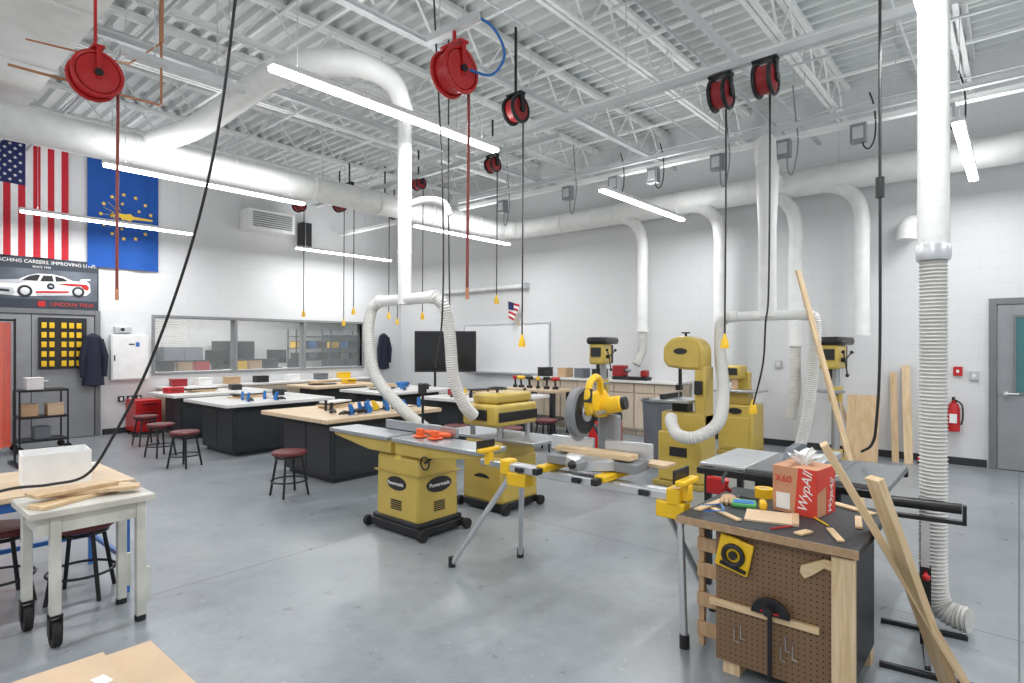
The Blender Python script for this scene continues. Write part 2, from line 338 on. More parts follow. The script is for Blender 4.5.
m=M().bb((.9,1.5,4.42),(1.52,12.3,4.84)); m.obj('duct_body',DUCT,d,.006)
m=M()
for y in (3,4.5,6,7.5,9,10.5): m.bb((.88,y,4.4),(1.54,y+.04,4.85))
m.isl('flange',DUCT,d)
# light fixtures
def fixture(x0,y,z=3.62):
    o=T('light_fixture','long white linear LED light hung on wires','ceiling light',(x0+1.22,y,z),group='linear ceiling lights')
    M().bb((-1.22,-.05,.0),(1.22,.05,.045)).obj('housing',WHITE,o,.006)
    M().bb((-1.21,-.045,-.03),(1.21,.045,-.001)).obj('diffuser',EMIT,o,.01)
    for sx in (-1.0,1.0): M().cyl((sx,0,.045),(sx,0,ZD-z),.003,n=6).obj('suspension_wire',ALU,o)
    for (e,zz,rx) in ((52,-.035,0),(16,.05,R(180))):
        L=bpy.data.lights.new('led_and_fill_lamp','AREA'); L.shape='RECTANGLE'; L.size=2.4; L.size_y=.085; L.energy=e; L.color=(.985,.99,1)
        lo=bpy.data.objects.new('lamp' if rx==0 else 'added_ceiling_fill',L); COL.objects.link(lo); lo.parent=o; lo.location=(0,0,zz); lo.rotation_euler=(rx,0,0)  # the upward-facing one is an added fill lamp to brighten the ceiling
for y,xa in ((.42,2.2),(4.1,2.07),(7.72,1.98),(11.35,1.85)):
    for x0 in (xa,xa+4.45): fixture(x0,y)
for y in (.42,4.1,7.72): fixture(-2.4,y)
for x0 in (2.12,6.6): fixture(x0,-3.2)
L=bpy.data.lights.new('office_lamp','AREA'); L.shape='RECTANGLE'; L.size=4; L.size_y=1.2; L.energy=120; L.color=(1,.98,.95)
lo=bpy.data.objects.new('office_lamp',L); COL.objects.link(lo); lo.location=(6.2,14.2,2.95); tag(lo,'flat ceiling panel light of the adjoining room','ceiling light')
# ------------------------------------------------------------------ ducts
def seams(m,P,r,step=1.1):
    P=[Vector(p) for p in P]
    for a,b in zip(P[:-1],P[1:]):
        L=(b-a).length; dr=(b-a).normalized(); t=step/2
        while t<L-.05: m.cyl(a+dr*t,a+dr*(t+.025),r*1.04,n=24); t+=step
d=T('main_round_duct','large white round dust-collection duct crossing under the ceiling','duct')
r0=.19
M().tube(cr([(-3,8.2,4.0),(3,8.2,4.0),(8.7,8.2,4.0),(9.25,8.0,4.0),(9.42,7.4,4.0),(9.42,3,4.0),(9.42,-4,4.0)],10),r0,24).obj('duct_pipe',DUCT,d)
m=M(); seams(m,[(-3,8.2,4.0),(8.6,8.2,4.0)],r0,1.2); seams(m,[(9.42,7.4,4.0),(9.42,-4,4.0)],r0,1.2); m.isl('seam_band',DUCT,d)
m=M()
for xx in (0,2.2,5,7.8): m.cyl((xx,8.2,4.15),(xx,8.2,ZD),.008,n=6)
for yy in (-1.0,1.95,4.85): m.cyl((9.42,yy,4.15),(9.42,yy,ZD),.008,n=6)
m.isl('hanger',GALV,d)
d=T('arched_branch_duct','white branch duct curving over and dropping to a hose tee','duct')
P=cr([(2.6,8.1,4.1),(2.85,7.4,4.2),(2.9,6.4,4.28),(2.92,5.7,4.32),(3.05,5.25,4.34),(3.35,4.9,4.34),(3.6,4.68,4.2),(3.7,4.59,3.9)],8)
M().tube(P,[.135-.05*max(0,(i/len(P)-.6))/.4 for i in range(len(P))],24).obj('arch',DUCT,d)
M().cyl((3.7,4.59,3.95),(3.7,4.59,2.0),.068,n=24).obj('drop_pipe',DUCT,d); m=M(); seams(m,[(3.7,4.59,3.9),(3.7,4.59,2.1)],.068,.55); m.isl('seam_band',DUCT,d)
M().cyl((3.7,4.15,2.05),(3.7,4.98,2.05),.055,n=20).cyl((3.7,4.13,2.05),(3.7,4.2,2.05),.064,n=20).cyl((3.7,4.93,2.05),(3.7,5.0,2.05),.064,n=20).obj('tee',DUCT,d)
M().tube(cr([(3.7,4.59,2.97),(3.86,4.47,3.04),(4.0,4.36,3.02),(4.05,4.32,2.9)],6),.036,16).obj('side_outlet',DUCT,d)
m=M(); flex(m,[(3.7,5.0,2.05),(3.66,5.08,1.95),(3.58,5.02,1.7),(3.54,4.85,1.3),(3.6,4.5,.98),(3.72,4.2,.75),(3.68,4.05,.6)],.06); m.obj('flexible_hose',FLEX,label='white ribbed flexible dust hose bending down to a jointer',cat='hose')
m=M(); flex(m,[(3.7,4.14,2.05),(3.74,4.06,1.95),(3.78,4.03,1.7),(3.8,4.0,1.3),(3.88,3.95,1.05),(4.02,3.95,.92)],.06); m.obj('flexible_hose',FLEX,label='white ribbed flexible dust hose hanging to a planer',cat='hose')
def drop(y,z1,x=9.3,r=.095,flexto=None):
    o=T('wall_drop_duct','white round duct dropping down the block wall','duct',group='wall drop ducts')
    M().tube(cr([(9.42,y+.75,3.92),(9.38,y+.35,3.86),(x,y+.08,3.65),(x,y,3.35),(x,y,2.9)],6)+[Vector((x,y,z1))],r,20).obj('duct_pipe',DUCT,o)
    m=M(); seams(m,[(x,y,3.0),(x,y,z1)],r,.6); m.cyl((x,y,z1-.02),(x,y,z1+.04),r*1.08,n=20); m.isl('collar',DUCT,o)
    if flexto:
        m=M(); flex(m,[(x,y,z1),(x,y,z1-.3)]+flexto,r*.85); m.obj('flexible_hose',FLEX,o)
drop(5.0,1.85,flexto=[(9.2,5.02,1.35),(9.15,5.05,1.25)])
drop(3.63,1.75,flexto=[(9.25,3.5,1.2),(9.2,3.4,1.05)]); drop(2.5,1.6,flexto=[(9.3,2.5,.9),(9.25,2.55,.5)]); drop(1.645,1.75)
d=T('central_drop_duct','white round tapered duct dropping to a two-way hose tee','duct')
M().tube(cr([(9.3,2.75,4.02),(8.2,2.6,4.02),(7.4,2.35,4.0),(7.0,2.19,3.92),(6.87,2.14,3.78),(6.87,2.14,3.6)],6),.095,24).obj('elbow',DUCT,d)
M().lathe([(.1,3.62),(.12,3.6),(.12,3.45),(.095,2.9),(.095,1.92)],(6.87,2.14,0)).obj('drop_pipe',DUCT,d); m=M(); seams(m,[(6.87,2.14,3.0),(6.87,2.14,2.0)],.095,.5); m.isl('seam_band',DUCT,d)
M().cyl((6.87,1.74,1.93),(6.87,2.52,1.93),.055,n=20).cyl((6.87,1.72,1.93),(6.87,1.8,1.93),.064).cyl((6.87,2.47,1.93),(6.87,2.55,1.93),.064).obj('tee',DUCT,d)
m=M(); flex(m,[(6.87,2.55,1.93),(6.8,2.64,1.85),(6.6,2.57,1.5),(6.3,2.42,1.1),(5.95,2.34,.8),(5.75,2.5,.66),(5.82,2.72,.66),(6.0,2.88,.76),(6.1,2.92,.8)],.066); m.obj('flexible_hose',FLEX,label='white ribbed dust hose looping in front of a bandsaw',cat='hose')
m=M(); flex(m,[(6.87,1.72,1.93),(6.87,1.65,1.85),(6.85,1.66,1.4),(6.8,1.72,.8),(6.7,1.8,.35),(6.4,1.8,.1),(5.9,1.7,.085)],.062); m.obj('flexible_hose',FLEX,label='white ribbed dust hose hanging to the floor',cat='hose')
d=T('vertical_duct','tall white spiral duct with a ribbed hose reaching the floor','duct',(4.1,.37,0))
m=M().cyl((0,0,2.12),(0,0,ZD),.077,n=28)
for k in range(38):
    m.tube([(.077*math.cos(a*math.pi/6),.077*math.sin(a*math.pi/6),2.18+k*.085+a*.003) for a in range(12)],.0025,4,True)
m.obj('spiral_pipe',DUCT,d)
M().lathe([(.08,2.08),(.085,2.1),(.085,2.15),(.08,2.17)]).obj('clamp_collar',ALU,d)
m=M(); flex(m,[(0,0,2.1),(0,0,1.4),(.0,.0,.7),(.0,0,.3),(.01,-.02,.14),(.0,-.09,.09),(-.02,-.17,.088)],.071,.021,20); m.obj('flexible_hose',FLEXG,d)
M().tube(cr([(9.85,1.0,3.25),(9.65,1.05,3.25),(9.5,1.13,3.2),(9.48,1.15,3.02)],6),.12,20).obj('wall_duct_stub',DUCT,label='short curved white duct stub on the block wall',cat='duct')
# ------------------------------------------------------------------ reels and cords
def reel(loc,r,inner,outer,hang,end='connector',lab='cord reel',hose=BLK,hr=.008,bend=None,top=None,rz=90):
    o=T('hose_reel' if end=='hose' else 'cord_reel',lab,'reel',loc,rz)
    w=.055 if end=='connector' else .065
    M().cyl((-w,0,0),(w,0,0),r*.82,n=28).obj('drum',inner,o)
    for sx in (-1,1):
        M().lathe([(r*.2,sx*(w+.005)),(r*.75,sx*(w+.002)),(r*.78,sx*(w+.014)),(r*.45,sx*(w+.022)),(r*.2,sx*(w+.03))],n=28,ax='X').obj('side_plate',inner,o)
        M().ring((sx*(w+.006),0,0),r*.89,r*(.09 if end=='hose' else .13),'X',28).obj('rim',outer,o)
        M().bar((sx*(w+.035),0,-r*.25),(sx*(w+.035),0,r+.02),.012,.035 if end=='hose' else .06).obj('bracket_arm',BLKM if end=='connector' else outer,o)
    M().cyl((-w-.05,0,0),(w+.05,0,0),r*(.16 if end=='hose' else .26),n=16).obj('hub',BLKM,o)
    h=(top if top else ZB)-loc[2]
    m=M().bb((-w-.045,-.04,r+.01),(w+.045,.04,r+.03))
    if h>r+.04: m.bb((-.01,-.01,r+.03),(.01,.01,h))
    m.obj('mounting_plate',BLKM if end=='connector' else outer,o)
    y=-r*.8
    pts=cr([(0,y,0),(0,y-.005,-r),(0,y,-hang*.5),(.01,y,-hang)]+([tuple(Vector(q)) for q in bend] if bend else []),6)
    M().tube(pts,hr,8).obj('cord' if end!='hose' else 'hose',hose,o)
    e=pts[-1]
    if end=='connector':
        M().lathe([(.01,.06),(.018,.03),(.03,.0),(.038,-.055),(.038,-.07)],e,n=12).obj('connector',YEL2,o)
    elif end=='hose':
        M().cyl(e,e+Vector((0,0,-.09)),.014,n=10).obj('nozzle',COP,o); M().ball(pts[3],.03).obj('stopper',BLK,o)
    return o
REDH=mat('red_brown_hose',(.24,.04,.03),.5)
reel((1.39,5.62,3.76),.19,RED,RED,1.7,'hose','red air hose reel hanging from a ceiling channel',REDH,.012,top=4.42)
reel((3.05,3.2,3.64),.18,RED,RED,1.6,'hose','red air hose reel with a blue supply hose',REDH,.012,top=3.955)
M().tube(cr([(3.12,3.12,3.66),(3.26,3.02,3.64),(3.34,2.96,3.78),(3.3,2.97,3.92),(3.2,3.02,4.02),(3.07,3.1,4.02)],8),.011,8).obj('supply_hose',LBL,label='blue air supply hose looping up from a red reel',cat='hose')
reel((4.58,3.9,4.0),.14,DRED,BLKM,2.35,lab='black and red cord reel with a yellow connector')
reel((5.02,1.95,3.76),.14,DRED,BLKM,2.12,lab='red and black electric cord reel under a ceiling channel',top=3.955)
reel((5.02,1.58,3.78),.14,DRED,BLKM,1.75,lab='red and black electric cord reel with long drooping cord',bend=[(.03,-.1,-2.0),(.1,-.25,-2.35),(.3,-.6,-2.75)],top=3.955)
for (x,y,zc,z) in [(5.73,10.2,4.2,2.2),(6.22,9.62,4.2,2.03),(6.42,7.6,4.3,2.1),(6.25,5.76,4.2,2.27),(6.6,8.75,4.2,2.15),(6.05,9.05,4.35,2.22),(7.7,9.9,4.35,2.1)]:
    reel((x,y,zc),.115,DRED,BLKM,zc-z,lab='small ceiling cord reel with a yellow connector hanging over the benches')
M().tube([(.9,5.95,3.78),(1.95,5.92,3.78),(1.97,5.92,3.8),(1.97,5.92,4.35)],.011,8).tube([(1.0,5.9,4.0),(1.7,5.88,4.05),(1.97,5.92,4.35)],.008,8).bb((1.955,5.905,4.35),(1.985,5.935,4.85)).obj('copper_air_line',COP,label='copper air pipe feeding the red reel',cat='pipe')
M().tube(cr([(1.42,2.85,4.4),(1.38,2.95,4.0),(1.35,3.03,3.36),(1.33,3.2,2.7),(1.28,3.42,2.12),(1.17,3.69,1.5),(1.04,3.9,1.06),(.95,4.02,.86),(.8,4.1,.82),(.6,4.12,.82),(.3,4.2,.72)],10),.008,8).obj('drooping_power_cable',BLK,label='long black power cable drooping from the ceiling to a cart',cat='cable')
o=T('hanging_power_cord','straight black power cord with an inline plug above the table saw','cord',(4.42,.68,0))
M().tube(cr([(0,0,4.85),(0,.0,3.0),(.0,0,1.6),(.0,.02,1.1),(.03,.05,.95),(.1,.12,.885)],6),.009,8).obj('cord',BLK,o)
M().cyl((0,0,2.55),(0,0,2.68),.026,n=12).obj('plug',BLK,o)
M().tube(cr([(3.55,4.0,4.85),(3.57,3.9,3.0),(3.57,3.9,1.9),(3.53,3.95,1.4)],6),.008,8).obj('hanging_power_cord',BLK,label='thin black power cord hanging to the jointer',cat='cord')
M().tube(cr([(4.3,4.6,4.85),(4.3,4.6,3.0),(4.3,4.58,1.8)],6),.008,8).obj('hanging_power_cord',BLK,label='thin black power cord hanging from the ceiling',cat='cord')
o=T('ceiling_sensor','round white disc sensor hung under the joists','sensor',(6.6,-.4,4.76)); M().lathe([(.04,0),(.12,.005),(.13,.02),(.12,.03)]).obj('disc',WHITE,o); M().cyl((0,0,.03),(0,0,.1),.03).obj('mount',WHITE,o)
# ------------------------------------------------------------------ flags and banner
def star(m,c,r,w=.004,rot=0):
    P=[((r if k%2==0 else r*.4)*math.sin(k*math.pi/5+rot),(r if k%2==0 else r*.4)*math.cos(k*math.pi/5+rot)) for k in range(10)]
    m.prism(P,c,(1,0,0),(0,0,1),w)
def cloth(m,x0,x1,z0,z1,mi,y0):
    m.m(mi); nx=max(1,int((x1-x0)/.03)); nz=10
    vs=[[m.bm.verts.new((x0+(x1-x0)*i/nx,y0+.018*math.sin((x0+(x1-x0)*i/nx)*13)*(1.0),z0+(z1-z0)*j/nz)) for j in range(nz+1)] for i in range(nx+1)]
    for i in range(nx):
        for j in range(nz):
            f=m.bm.faces.new((vs[i][j],vs[i+1][j],vs[i+1][j+1],vs[i][j+1])); f.material_index=mi
f=T('national_flag','red and white striped flag with navy star canton hung vertically','flag')
fx0,fx1,fz0,fz1=1.42,2.66,3.05,5.05; fw=(fx1-fx0)/13; m=M()
for k in range(13):
    top=fz1-.84 if k<7 else fz1
    cloth(m,fx0+k*fw,fx0+(k+1)*fw,fz0,top,0 if k%2==0 else 1,YL-.06)
cloth(m,fx0,fx0+7*fw,fz1-.84,fz1,2,YL-.06)
m.obj('fabric',[FRED,FWHITE,FNAVY],f)
m=M()
for r_ in range(11):
    n=5 if r_%2==0 else 4
    for k in range(n):
        xx=fx0+.075+(k+(0 if n==5 else .5))*.13; zz=fz1-.06-r_*.072
        star(m,(xx,YL-.085,zz),.03)
m.obj('stars',FWHITE,f)
f=T('state_flag','blue flag with a gold torch and ring of stars hung vertically','flag')
fx0,fx1,fz0,fz1=2.93,4.05,2.98,4.88; m=M(); cloth(m,fx0,fx1,fz0,fz1,0,YL-.06); m.obj('fabric',IBLU,f)
m=M(); cx,cz=3.52,3.92
for k in range(13):
    a=2*math.pi*(k+.5)/13; star(m,(cx+.40*math.cos(a),YL-.085,cz+.40*math.sin(a)),.042)
for k in range(5):
    a=2*math.pi*(k)/5+.6; star(m,(cx+.24*math.cos(a),YL-.085,cz+.24*math.sin(a)),.036)
star(m,(cx-.22,YL-.085,cz),.06)
m.obj('stars',GOLD,f)
m=M()
m.prism([(-.02,-.05),(.06,-.07),(.10,-.03),(.42,-.015),(.42,.015),(.10,.03),(.06,.07),(-.02,.05)],(cx,YL-.084,cz),(1,0,0),(0,0,1),.004)
m.prism([(-.02,-.05),(-.07,-.07),(-.1,-.02),(-.17,-.02),(-.13,.02),(-.12,.06),(-.06,.05),(-.02,.05)],(cx,YL-.084,cz),(1,0,0),(0,0,1),.004)
for k in range(7):
    a=math.pi+(k-3)*.38; m.bar((cx-.05+.1*math.cos(a),YL-.086,cz+.1*math.sin(a)),(cx-.05+.33*math.cos(a),YL-.086,cz+.33*math.sin(a)),.008,.004)
m.obj('torch',GOLD,f)
b=T('wall_banner','dark banner with a white race car and slogan above the doors','banner',(0,YL-.03,0))
M().bb((.6,-.004,2.2),(3.1,.02,3.05)).obj('sheet',BANN,b); M().bb((.62,-.006,2.36),(3.08,-.0045,2.86)).obj('cloud_print',STORM,b)
text(b,'lettering','TEACHING CAREERS. IMPROVING LIVES.',.079,(3.07,-.012,2.975),TX,PAPER,.001,'RIGHT')
text(b,'lettering','SINCE 1946',.05,(2.3,-.012,2.895),TX,PAPER,.001)
text(b,'lettering','LINCOLN TECH',.085,(2.72,-.012,2.285),TX,BOXR,.001)
M().bb((2.25,-.012,2.24),(2.35,-.005,2.33)).obj('red_mark',RED,b)
# three-quarter race car print: long side, nose turned towards the viewer
u,v=(1,0,0),(0,0,1); cO=(1.62,-.009,2.40)
M().prism([(.0,.08),(-.01,.15),(.03,.21),(.12,.245),(.38,.275),(.50,.345),(.62,.385),(.82,.39),(.98,.36),(1.1,.30),(1.2,.295),(1.22,.34),(1.36,.35),(1.36,.33),(1.29,.32),(1.35,.26),(1.36,.12),(1.30,.06),(.42,.0),(.05,.02)],cO,u,v,.003).obj('car_body_print',PAPER,b)
m=M().prism([(.0,.08),(.05,.02),(.30,.01),(.34,.05),(.30,.13),(.02,.13)],(1.62,-.013,2.40),u,v,.002).prism([(.12,.245),(.38,.275),(.50,.255),(.36,.20),(.08,.205)],(1.62,-.013,2.40),u,v,.002).prism([(.62,.015),(1.12,.05),(1.12,.075),(.6,.045)],(1.62,-.013,2.40),u,v,.002); m.isl('car_shadow_print',SILV,b)
m=M().prism([(.42,.265),(.52,.34),(.62,.37),(.66,.36),(.62,.262)],(1.62,-.014,2.40),u,v,.003).prism([(.66,.262),(.70,.36),(.82,.366),(.84,.27)],(1.62,-.014,2.40),u,v,.003).prism([(.87,.272),(.86,.362),(.97,.335),(1.04,.29)],(1.62,-.014,2.40),u,v,.003).prism([(.04,.07),(.27,.06),(.26,.10),(.04,.11)],(1.62,-.016,2.40),u,v,.003); m.isl('car_window_print',BLK,b)
for xx,zz,rw in ((.46,.085,.098),(1.18,.115,.088)):
    M().cyl((1.62+xx,-.014,2.40+zz),(1.62+xx,-.019,2.40+zz),rw,n=24).obj('car_tyre_print',BLK,b)
    M().lathe([(.0,-.024),(.03,-.024),(rw*.62,-.022),(rw*.64,-.018),(.0,-.018)],(1.62+xx,0,2.40+zz),n=16,ax='Y').obj('car_wheel_print',ALU,b)
m=M().prism([(.02,.14),(.10,.14),(.12,.185),(.03,.18)],(1.62,-.016,2.40),u,v,.003).prism([(1.02,.25),(1.3,.25),(1.34,.20),(1.32,.15),(1.27,.16),(1.22,.215),(1.08,.21),(.9,.23)],(1.62,-.016,2.40),u,v,.003).prism([(.6,.06),(1.04,.09),(1.06,.12),(.6,.095)],(1.62,-.016,2.40),u,v,.003); m.isl('car_stripe_print',RED,b)
M().cyl((2.42,-.016,2.585),(2.42,-.02,2.585),.052,n=20).obj('car_roundel_print',NAVY,b); text(b,'lettering','46',.055,(2.42,-.022,2.585),TX,PAPER,.001)
# ------------------------------------------------------------------ left wall furniture
dr=T('door_1','grey steel double door in a grey frame','door',(0,0,0),kind='structure')
m=M().bb((1.2,YL-.08,0),(1.28,YL,2.2)).bb((3.04,YL-.08,0),(3.12,YL,2.2)).bb((1.28,YL-.08,2.12),(3.04,YL,2.2)); m.obj('frame',DOORG,dr,.004)
LG=mat('door_light_grey',(.26,.27,.285),.45)
for xa,xb in ((1.29,2.155),(2.165,3.03)): M().bb((xa,YL-.06,.01),(xb,YL-.01,2.11)).obj('door_leaf',LG,dr,.003)
m=M().cyl((2.25,YL-.12,1.0),(2.37,YL-.12,1.0),.012).cyl((2.25,YL-.12,1.0),(2.25,YL-.06,1.0),.02); m.obj('handle',ALU,dr)
o=T('tool_pocket_board','black hanging board filled with rows of yellow tools','tool board',(2.55,YL-.1,1.2))
M().bb((-.3,0,0),(.36,.03,.86)).obj('backing',BLK,o)
for k in range(5):
    for (x0,n) in ((-.27,2),(-.0,3)):
        m=M()
        for j in range(n): m.bb((x0+j*.105,-.03,.04+k*.16),(x0+j*.105+.07,0,.04+k*.16+.095))
        m.obj('yellow_tool_row',YEL2,o,.006)
def jacket(x,y,z,lab):
    o=T('hanging_jacket',lab,'jacket',(x,y,z))
    o2=M().lathe([(.03,1.8),(.12,1.74),(.15,1.5),(.14,1.2),(.17,.9),(.02,.88)],n=16).obj('jacket_body',NAVY,o); o2.scale=(1,.5,1)
    for s_ in (1,-1): M().tube([(.1*s_,-.02,1.7),(.17*s_,-.04,1.4),(.16*s_,-.03,1.05)],[.05,.05,.04],10).obj('sleeve',NAVY,o)
jacket(2.98,YL-.2,0,'dark navy work jacket hanging on the door'); jacket(9.2,YL-.12,.1,'dark navy jacket hanging on the wall near the corner')
o=T('wall_cabinet','white metal wall panel cabinet with blue and black stickers','wall cabinet',(3.56,YL-.15,.97))
M().bb((-.3,0,0),(.3,.15,.82)).obj('body',WHITE,o,.006); M().bb((-.28,-.012,.02),(.28,-.001,.8)).obj('door',PAPER,o,.003); M().bb((-.26,-.02,.35),(-.24,-.012,.45)).obj('handle',BLK,o)
M().bb((.08,-.016,.6),(.14,-.012,.68)).obj('sticker',BLU,o); M().bb((-.03,-.016,.63),(.06,-.012,.655)).obj('sticker',BLK,o)
o=T('wall_dispenser','grey wall-mounted dispenser above the white cabinet','dispenser',(3.5,YL-.1,1.82)); M().bb((-.17,0,0),(.1,.1,.12)).obj('body',ALU,o,.02); M().cyl((-.05,-.02,.06),(-.05,0,.06),.03).obj('button',BLK,o)
for k in range(3):
    o=T('wall_outlet','black wall outlet in a row low on the wall','outlet',(3.45+k*.14,YL-.03,.62)); M().bb((-.05,0,-.05),(.05,.03,.05)).obj('plate',BLK,o,.004); M().bb((-.02,-.006,-.03),(.02,0,.03)).obj('socket',PAPER,o)
o=T('welding_curtain','translucent orange-red welding curtain on a black pipe frame','curtain',(0,10.1,0))
m=M()
nx=120; vs=[[m.bm.verts.new((.15+1.41*i/nx,.045*math.sin(i*.55),zz)) for zz in (.25,1.9)] for i in range(nx+1)]
for i in range(nx): m.bm.faces.new((vs[i][0],vs[i+1][0],vs[i+1][1],vs[i][1]))
m.obj('curtain_sheet',CURT,o,ang=80)
M().cyl((.1,0,1.93),(1.6,0,1.93),.014).cyl((1.6,0,0),(1.6,0,1.95),.014).cyl((.1,0,0),(.1,0,1.95),.014).bb((1.57,-.3,0),(1.63,.3,.03)).obj('frame',BLKM,o)
o=T('utility_cart','black utility cart with shelves holding shop supplies','cart',(2.1,11.3,0))
for z in (.15,.5,.9): M().bb((-.3,-.22,z),(.3,.22,z+.03)).obj('shelf',BLKM,o,.004)
for sx in (-.29,.29):
    for sy in (-.21,.21): M().cyl((sx,sy,.1),(sx,sy,.93),.012,n=8).obj('post',BLKM,o); M().cyl((sx,sy-.015,.05),(sx,sy+.015,.05),.05,n=14).obj('caster',RUB,o)
for (x,y,z,c,l) in [(1.95,11.3,.53,CARD,'brown'),(2.25,11.25,.53,CARD2,'tan'),(2.1,11.3,.18,MGR,'grey'),(2.0,11.25,.93,PAPER,'white')]:
    q=T('storage_box','small %s storage box on the utility cart'%l,'box',(x,y,z)); M().bb((-.1,-.12,0),(.1,.12,.16)).obj('body',c,q,.006); M().bb((-.105,-.125,.16),(.105,.125,.18)).obj('lid',c,q,.004)
o=T('window_counter','low cabinet run with pale worktop below the window','counter',(6.35,12.06,0))
M().bb((-2.3,-.24,0),(2.3,.28,.78)).obj('body',CABW,o,.004); M().bb((-2.34,-.28,.78),(2.34,.29,.82)).obj('worktop',WTOP,o,.004)
for k in range(8): M().bb((-2.26+k*.57,-.256,.1),(-2.26+k*.57+.53,-.241,.74)).obj('door',CABW,o,.003)
o=T('tool_chest','red steel tool chest with drawers','tool chest',(3.7,12.0,0))
M().bb((-.2,-.25,.06),(.22,.28,.62)).obj('body',RED,o,.01)
for sx in (-.17,.19):
    for sy in (-.22,.25): M().cyl((sx,sy-.012,.03),(sx,sy+.012,.03),.03,n=12).obj('caster',RUB,o)
for k in range(3): M().bb((-.18,-.265,.12+k*.16),(.2,-.25,.26+k*.16)).obj('drawer',RED,o,.004); M().bb((-.1,-.28,.22+k*.16),(.12,-.266,.235+k*.16)).obj('drawer_handle',BLK,o)
o=T('wall_air_unit','white wall-mounted air unit with grille high on the wall','air unit',(6.1,YL-.45,4.0)); M().bb((-.5,0,0),(.5,.449,.42)).obj('housing',DUCT,o,.01)
m=M(); 
for k in range(7): m.bb((-.43,-.012,.06+k*.045),(.43,-.001,.085+k*.045))
m.obj('grille',GRY,o)
o=T('wall_speaker','black rectangular speaker mounted on the wall','speaker',(7.0,YL-.25,3.75)); M().bb((-.12,0,0),(.12,.2,.6)).obj('housing',BLK,o,.01); M().bb((-.03,.2,.25),(.03,.25,.35)).obj('bracket',BLKM,o); M().bb((-.1,-.01,.03),(.1,0,.57)).obj('grille',BLK,o)
# ------------------------------------------------------------------ right wall furniture
o=T('whiteboard','large whiteboard in an aluminium frame on the block wall','whiteboard',(XR-.03,8.7,0))
M().bb((0,-1.25,1.0),(.02,1.25,2.05)).obj('panel',BRD,o)
M().bb((-.015,-1.28,.97),(.028,1.28,1.0)).bb((-.015,-1.28,2.05),(.028,1.28,2.08)).bb((-.015,-1.28,1.0),(.028,-1.25,2.05)).bb((-.015,1.25,1.0),(.028,1.28,2.05)).obj('frame',ALU,o); M().bb((-.08,-1.0,.965),(-.016,1.0,.975)).obj('marker_tray',ALU,o)
o=T('projection_screen','white roll-up projection screen housing high on the wall','projection screen',(XR-.12,9.3,2.87)); M().cyl((0,-1.3,0),(0,1.3,0),.05).obj('tube',WHITE,o)
m=M(); 
for sy in (-1.31,1.27): m.bb((-.05,sy,-.06),(.119,sy+.04,.06))
m.isl('end_bracket',ALU,o)
o=T('small_wall_flag','small striped flag on an angled stick on the wall','flag',(XR-.02,8.25,2.0))
M().cyl((0,0,0),(-.3,.1,.55),.008,n=8).obj('stick',YEL2,o)
m=M(); uf=(.65,-.76,0)
for k in range(7):
    m.m(k%2); m.prism([(0,-k*.05),(.24-.02*k,-k*.05-.07),(.24-.02*k,-(k+1)*.05-.07),(0,-(k+1)*.05)],(-.28,.09,.54),uf,(0,0,1),.004)
m.m(2); m.prism([(-.005,.0),(.11,-.03),(.11,-.19),(-.005,-.17)],(-.29,.08,.54),uf,(0,0,1),.014)
m.obj('fabric',[FRED,FWHITE,FNAVY],o)
o=T('display_cart','large black flat display on a wheeled stand','display',(8.65,9.35,0),48)
M().bb((-.03,-.66,1.02),(.03,.66,1.9)).obj('bezel',BLK,o,.01); M().bb((-.036,-.63,1.06),(-.031,.63,1.87)).obj('screen',SCR,o)
M().bb((.03,-.25,.1),(.07,-.2,1.5)).bb((.03,.2,.1),(.07,.25,1.5)).bb((-.3,-.35,.08),(.35,-.28,.12)).bb((-.3,.28,.08),(.35,.35,.12)).bb((-.1,-.35,.5),(.3,.35,.53)).obj('stand',BLKM,o)
for sx in (-.27,.32):
    for sy in (-.31,.31): M().cyl((sx,sy-.015,.04),(sx,sy+.015,.04),.04,n=12).obj('caster',RUB,o)
Y=4.35
for k in range(4):
    o=T('base_cabinet','beige wood-grain base cabinet against the block wall','cabinet',(9.55,Y+.4+k*.8,0),group='wall base cabinets')
    M().bb((-.27,-.395,.1),(.28,.395,.93)).bb((-.2,-.395,0),(.28,.395,.1)).obj('body',CABW,o,.004)
    for sy in (-1,1):
        dd=M().bb((-.29,sy*.01,.13),(-.271,sy*.385,.74)).obj('door',CABW,o,.004); M().bb((-.315,sy*.05,.6),(-.3,sy*.06,.7)).obj('handle',ALU,dd)
        M().bb((-.29,sy*.01,.76),(-.271,sy*.385,.91)).obj('drawer',CABW,o,.004)
M().bb((9.22,Y-.03,.93),(XR-.01,Y+3.23,.97)).obj('cabinet_countertop',WTOP,label='pale continuous countertop over the base cabinets',cat='countertop',bevel=.004)
dr=T('door_2','grey steel door with a narrow glass lite in the block wall','door',kind='structure')
M().bb((XR-.05,.22,0),(XR,.3,2.2)).bb((XR-.05,-.9,0),(XR,-.82,2.2)).bb((XR-.05,-.82,2.12),(XR,.22,2.2)).obj('frame',DOORG,dr,.004)
M().bb((XR-.04,-.81,.01),(XR-.005,.21,2.11)).obj('door_leaf',LG,dr,.003)
M().bb((XR-.045,-.35,1.0),(XR-.041,.03,1.95)).obj('glass_lite',TEALREFL,dr);  # teal reflection in the pane painted as its base colour
M().bb((XR-.055,-.38,.97),(XR-.041,-.35,1.98)).bb((XR-.055,.03,.97),(XR-.041,.06,1.98)).bb((XR-.055,-.35,.97),(XR-.041,.03,1.0)).bb((XR-.055,-.35,1.95),(XR-.041,.03,1.98)).obj('lite_frame',DOORG,dr)
M().cyl((XR-.1,.13,.98),(XR-.1,0,.98),.012).cyl((XR-.1,.13,.98),(XR-.04,.13,.98),.025).obj('handle',ALU,dr)
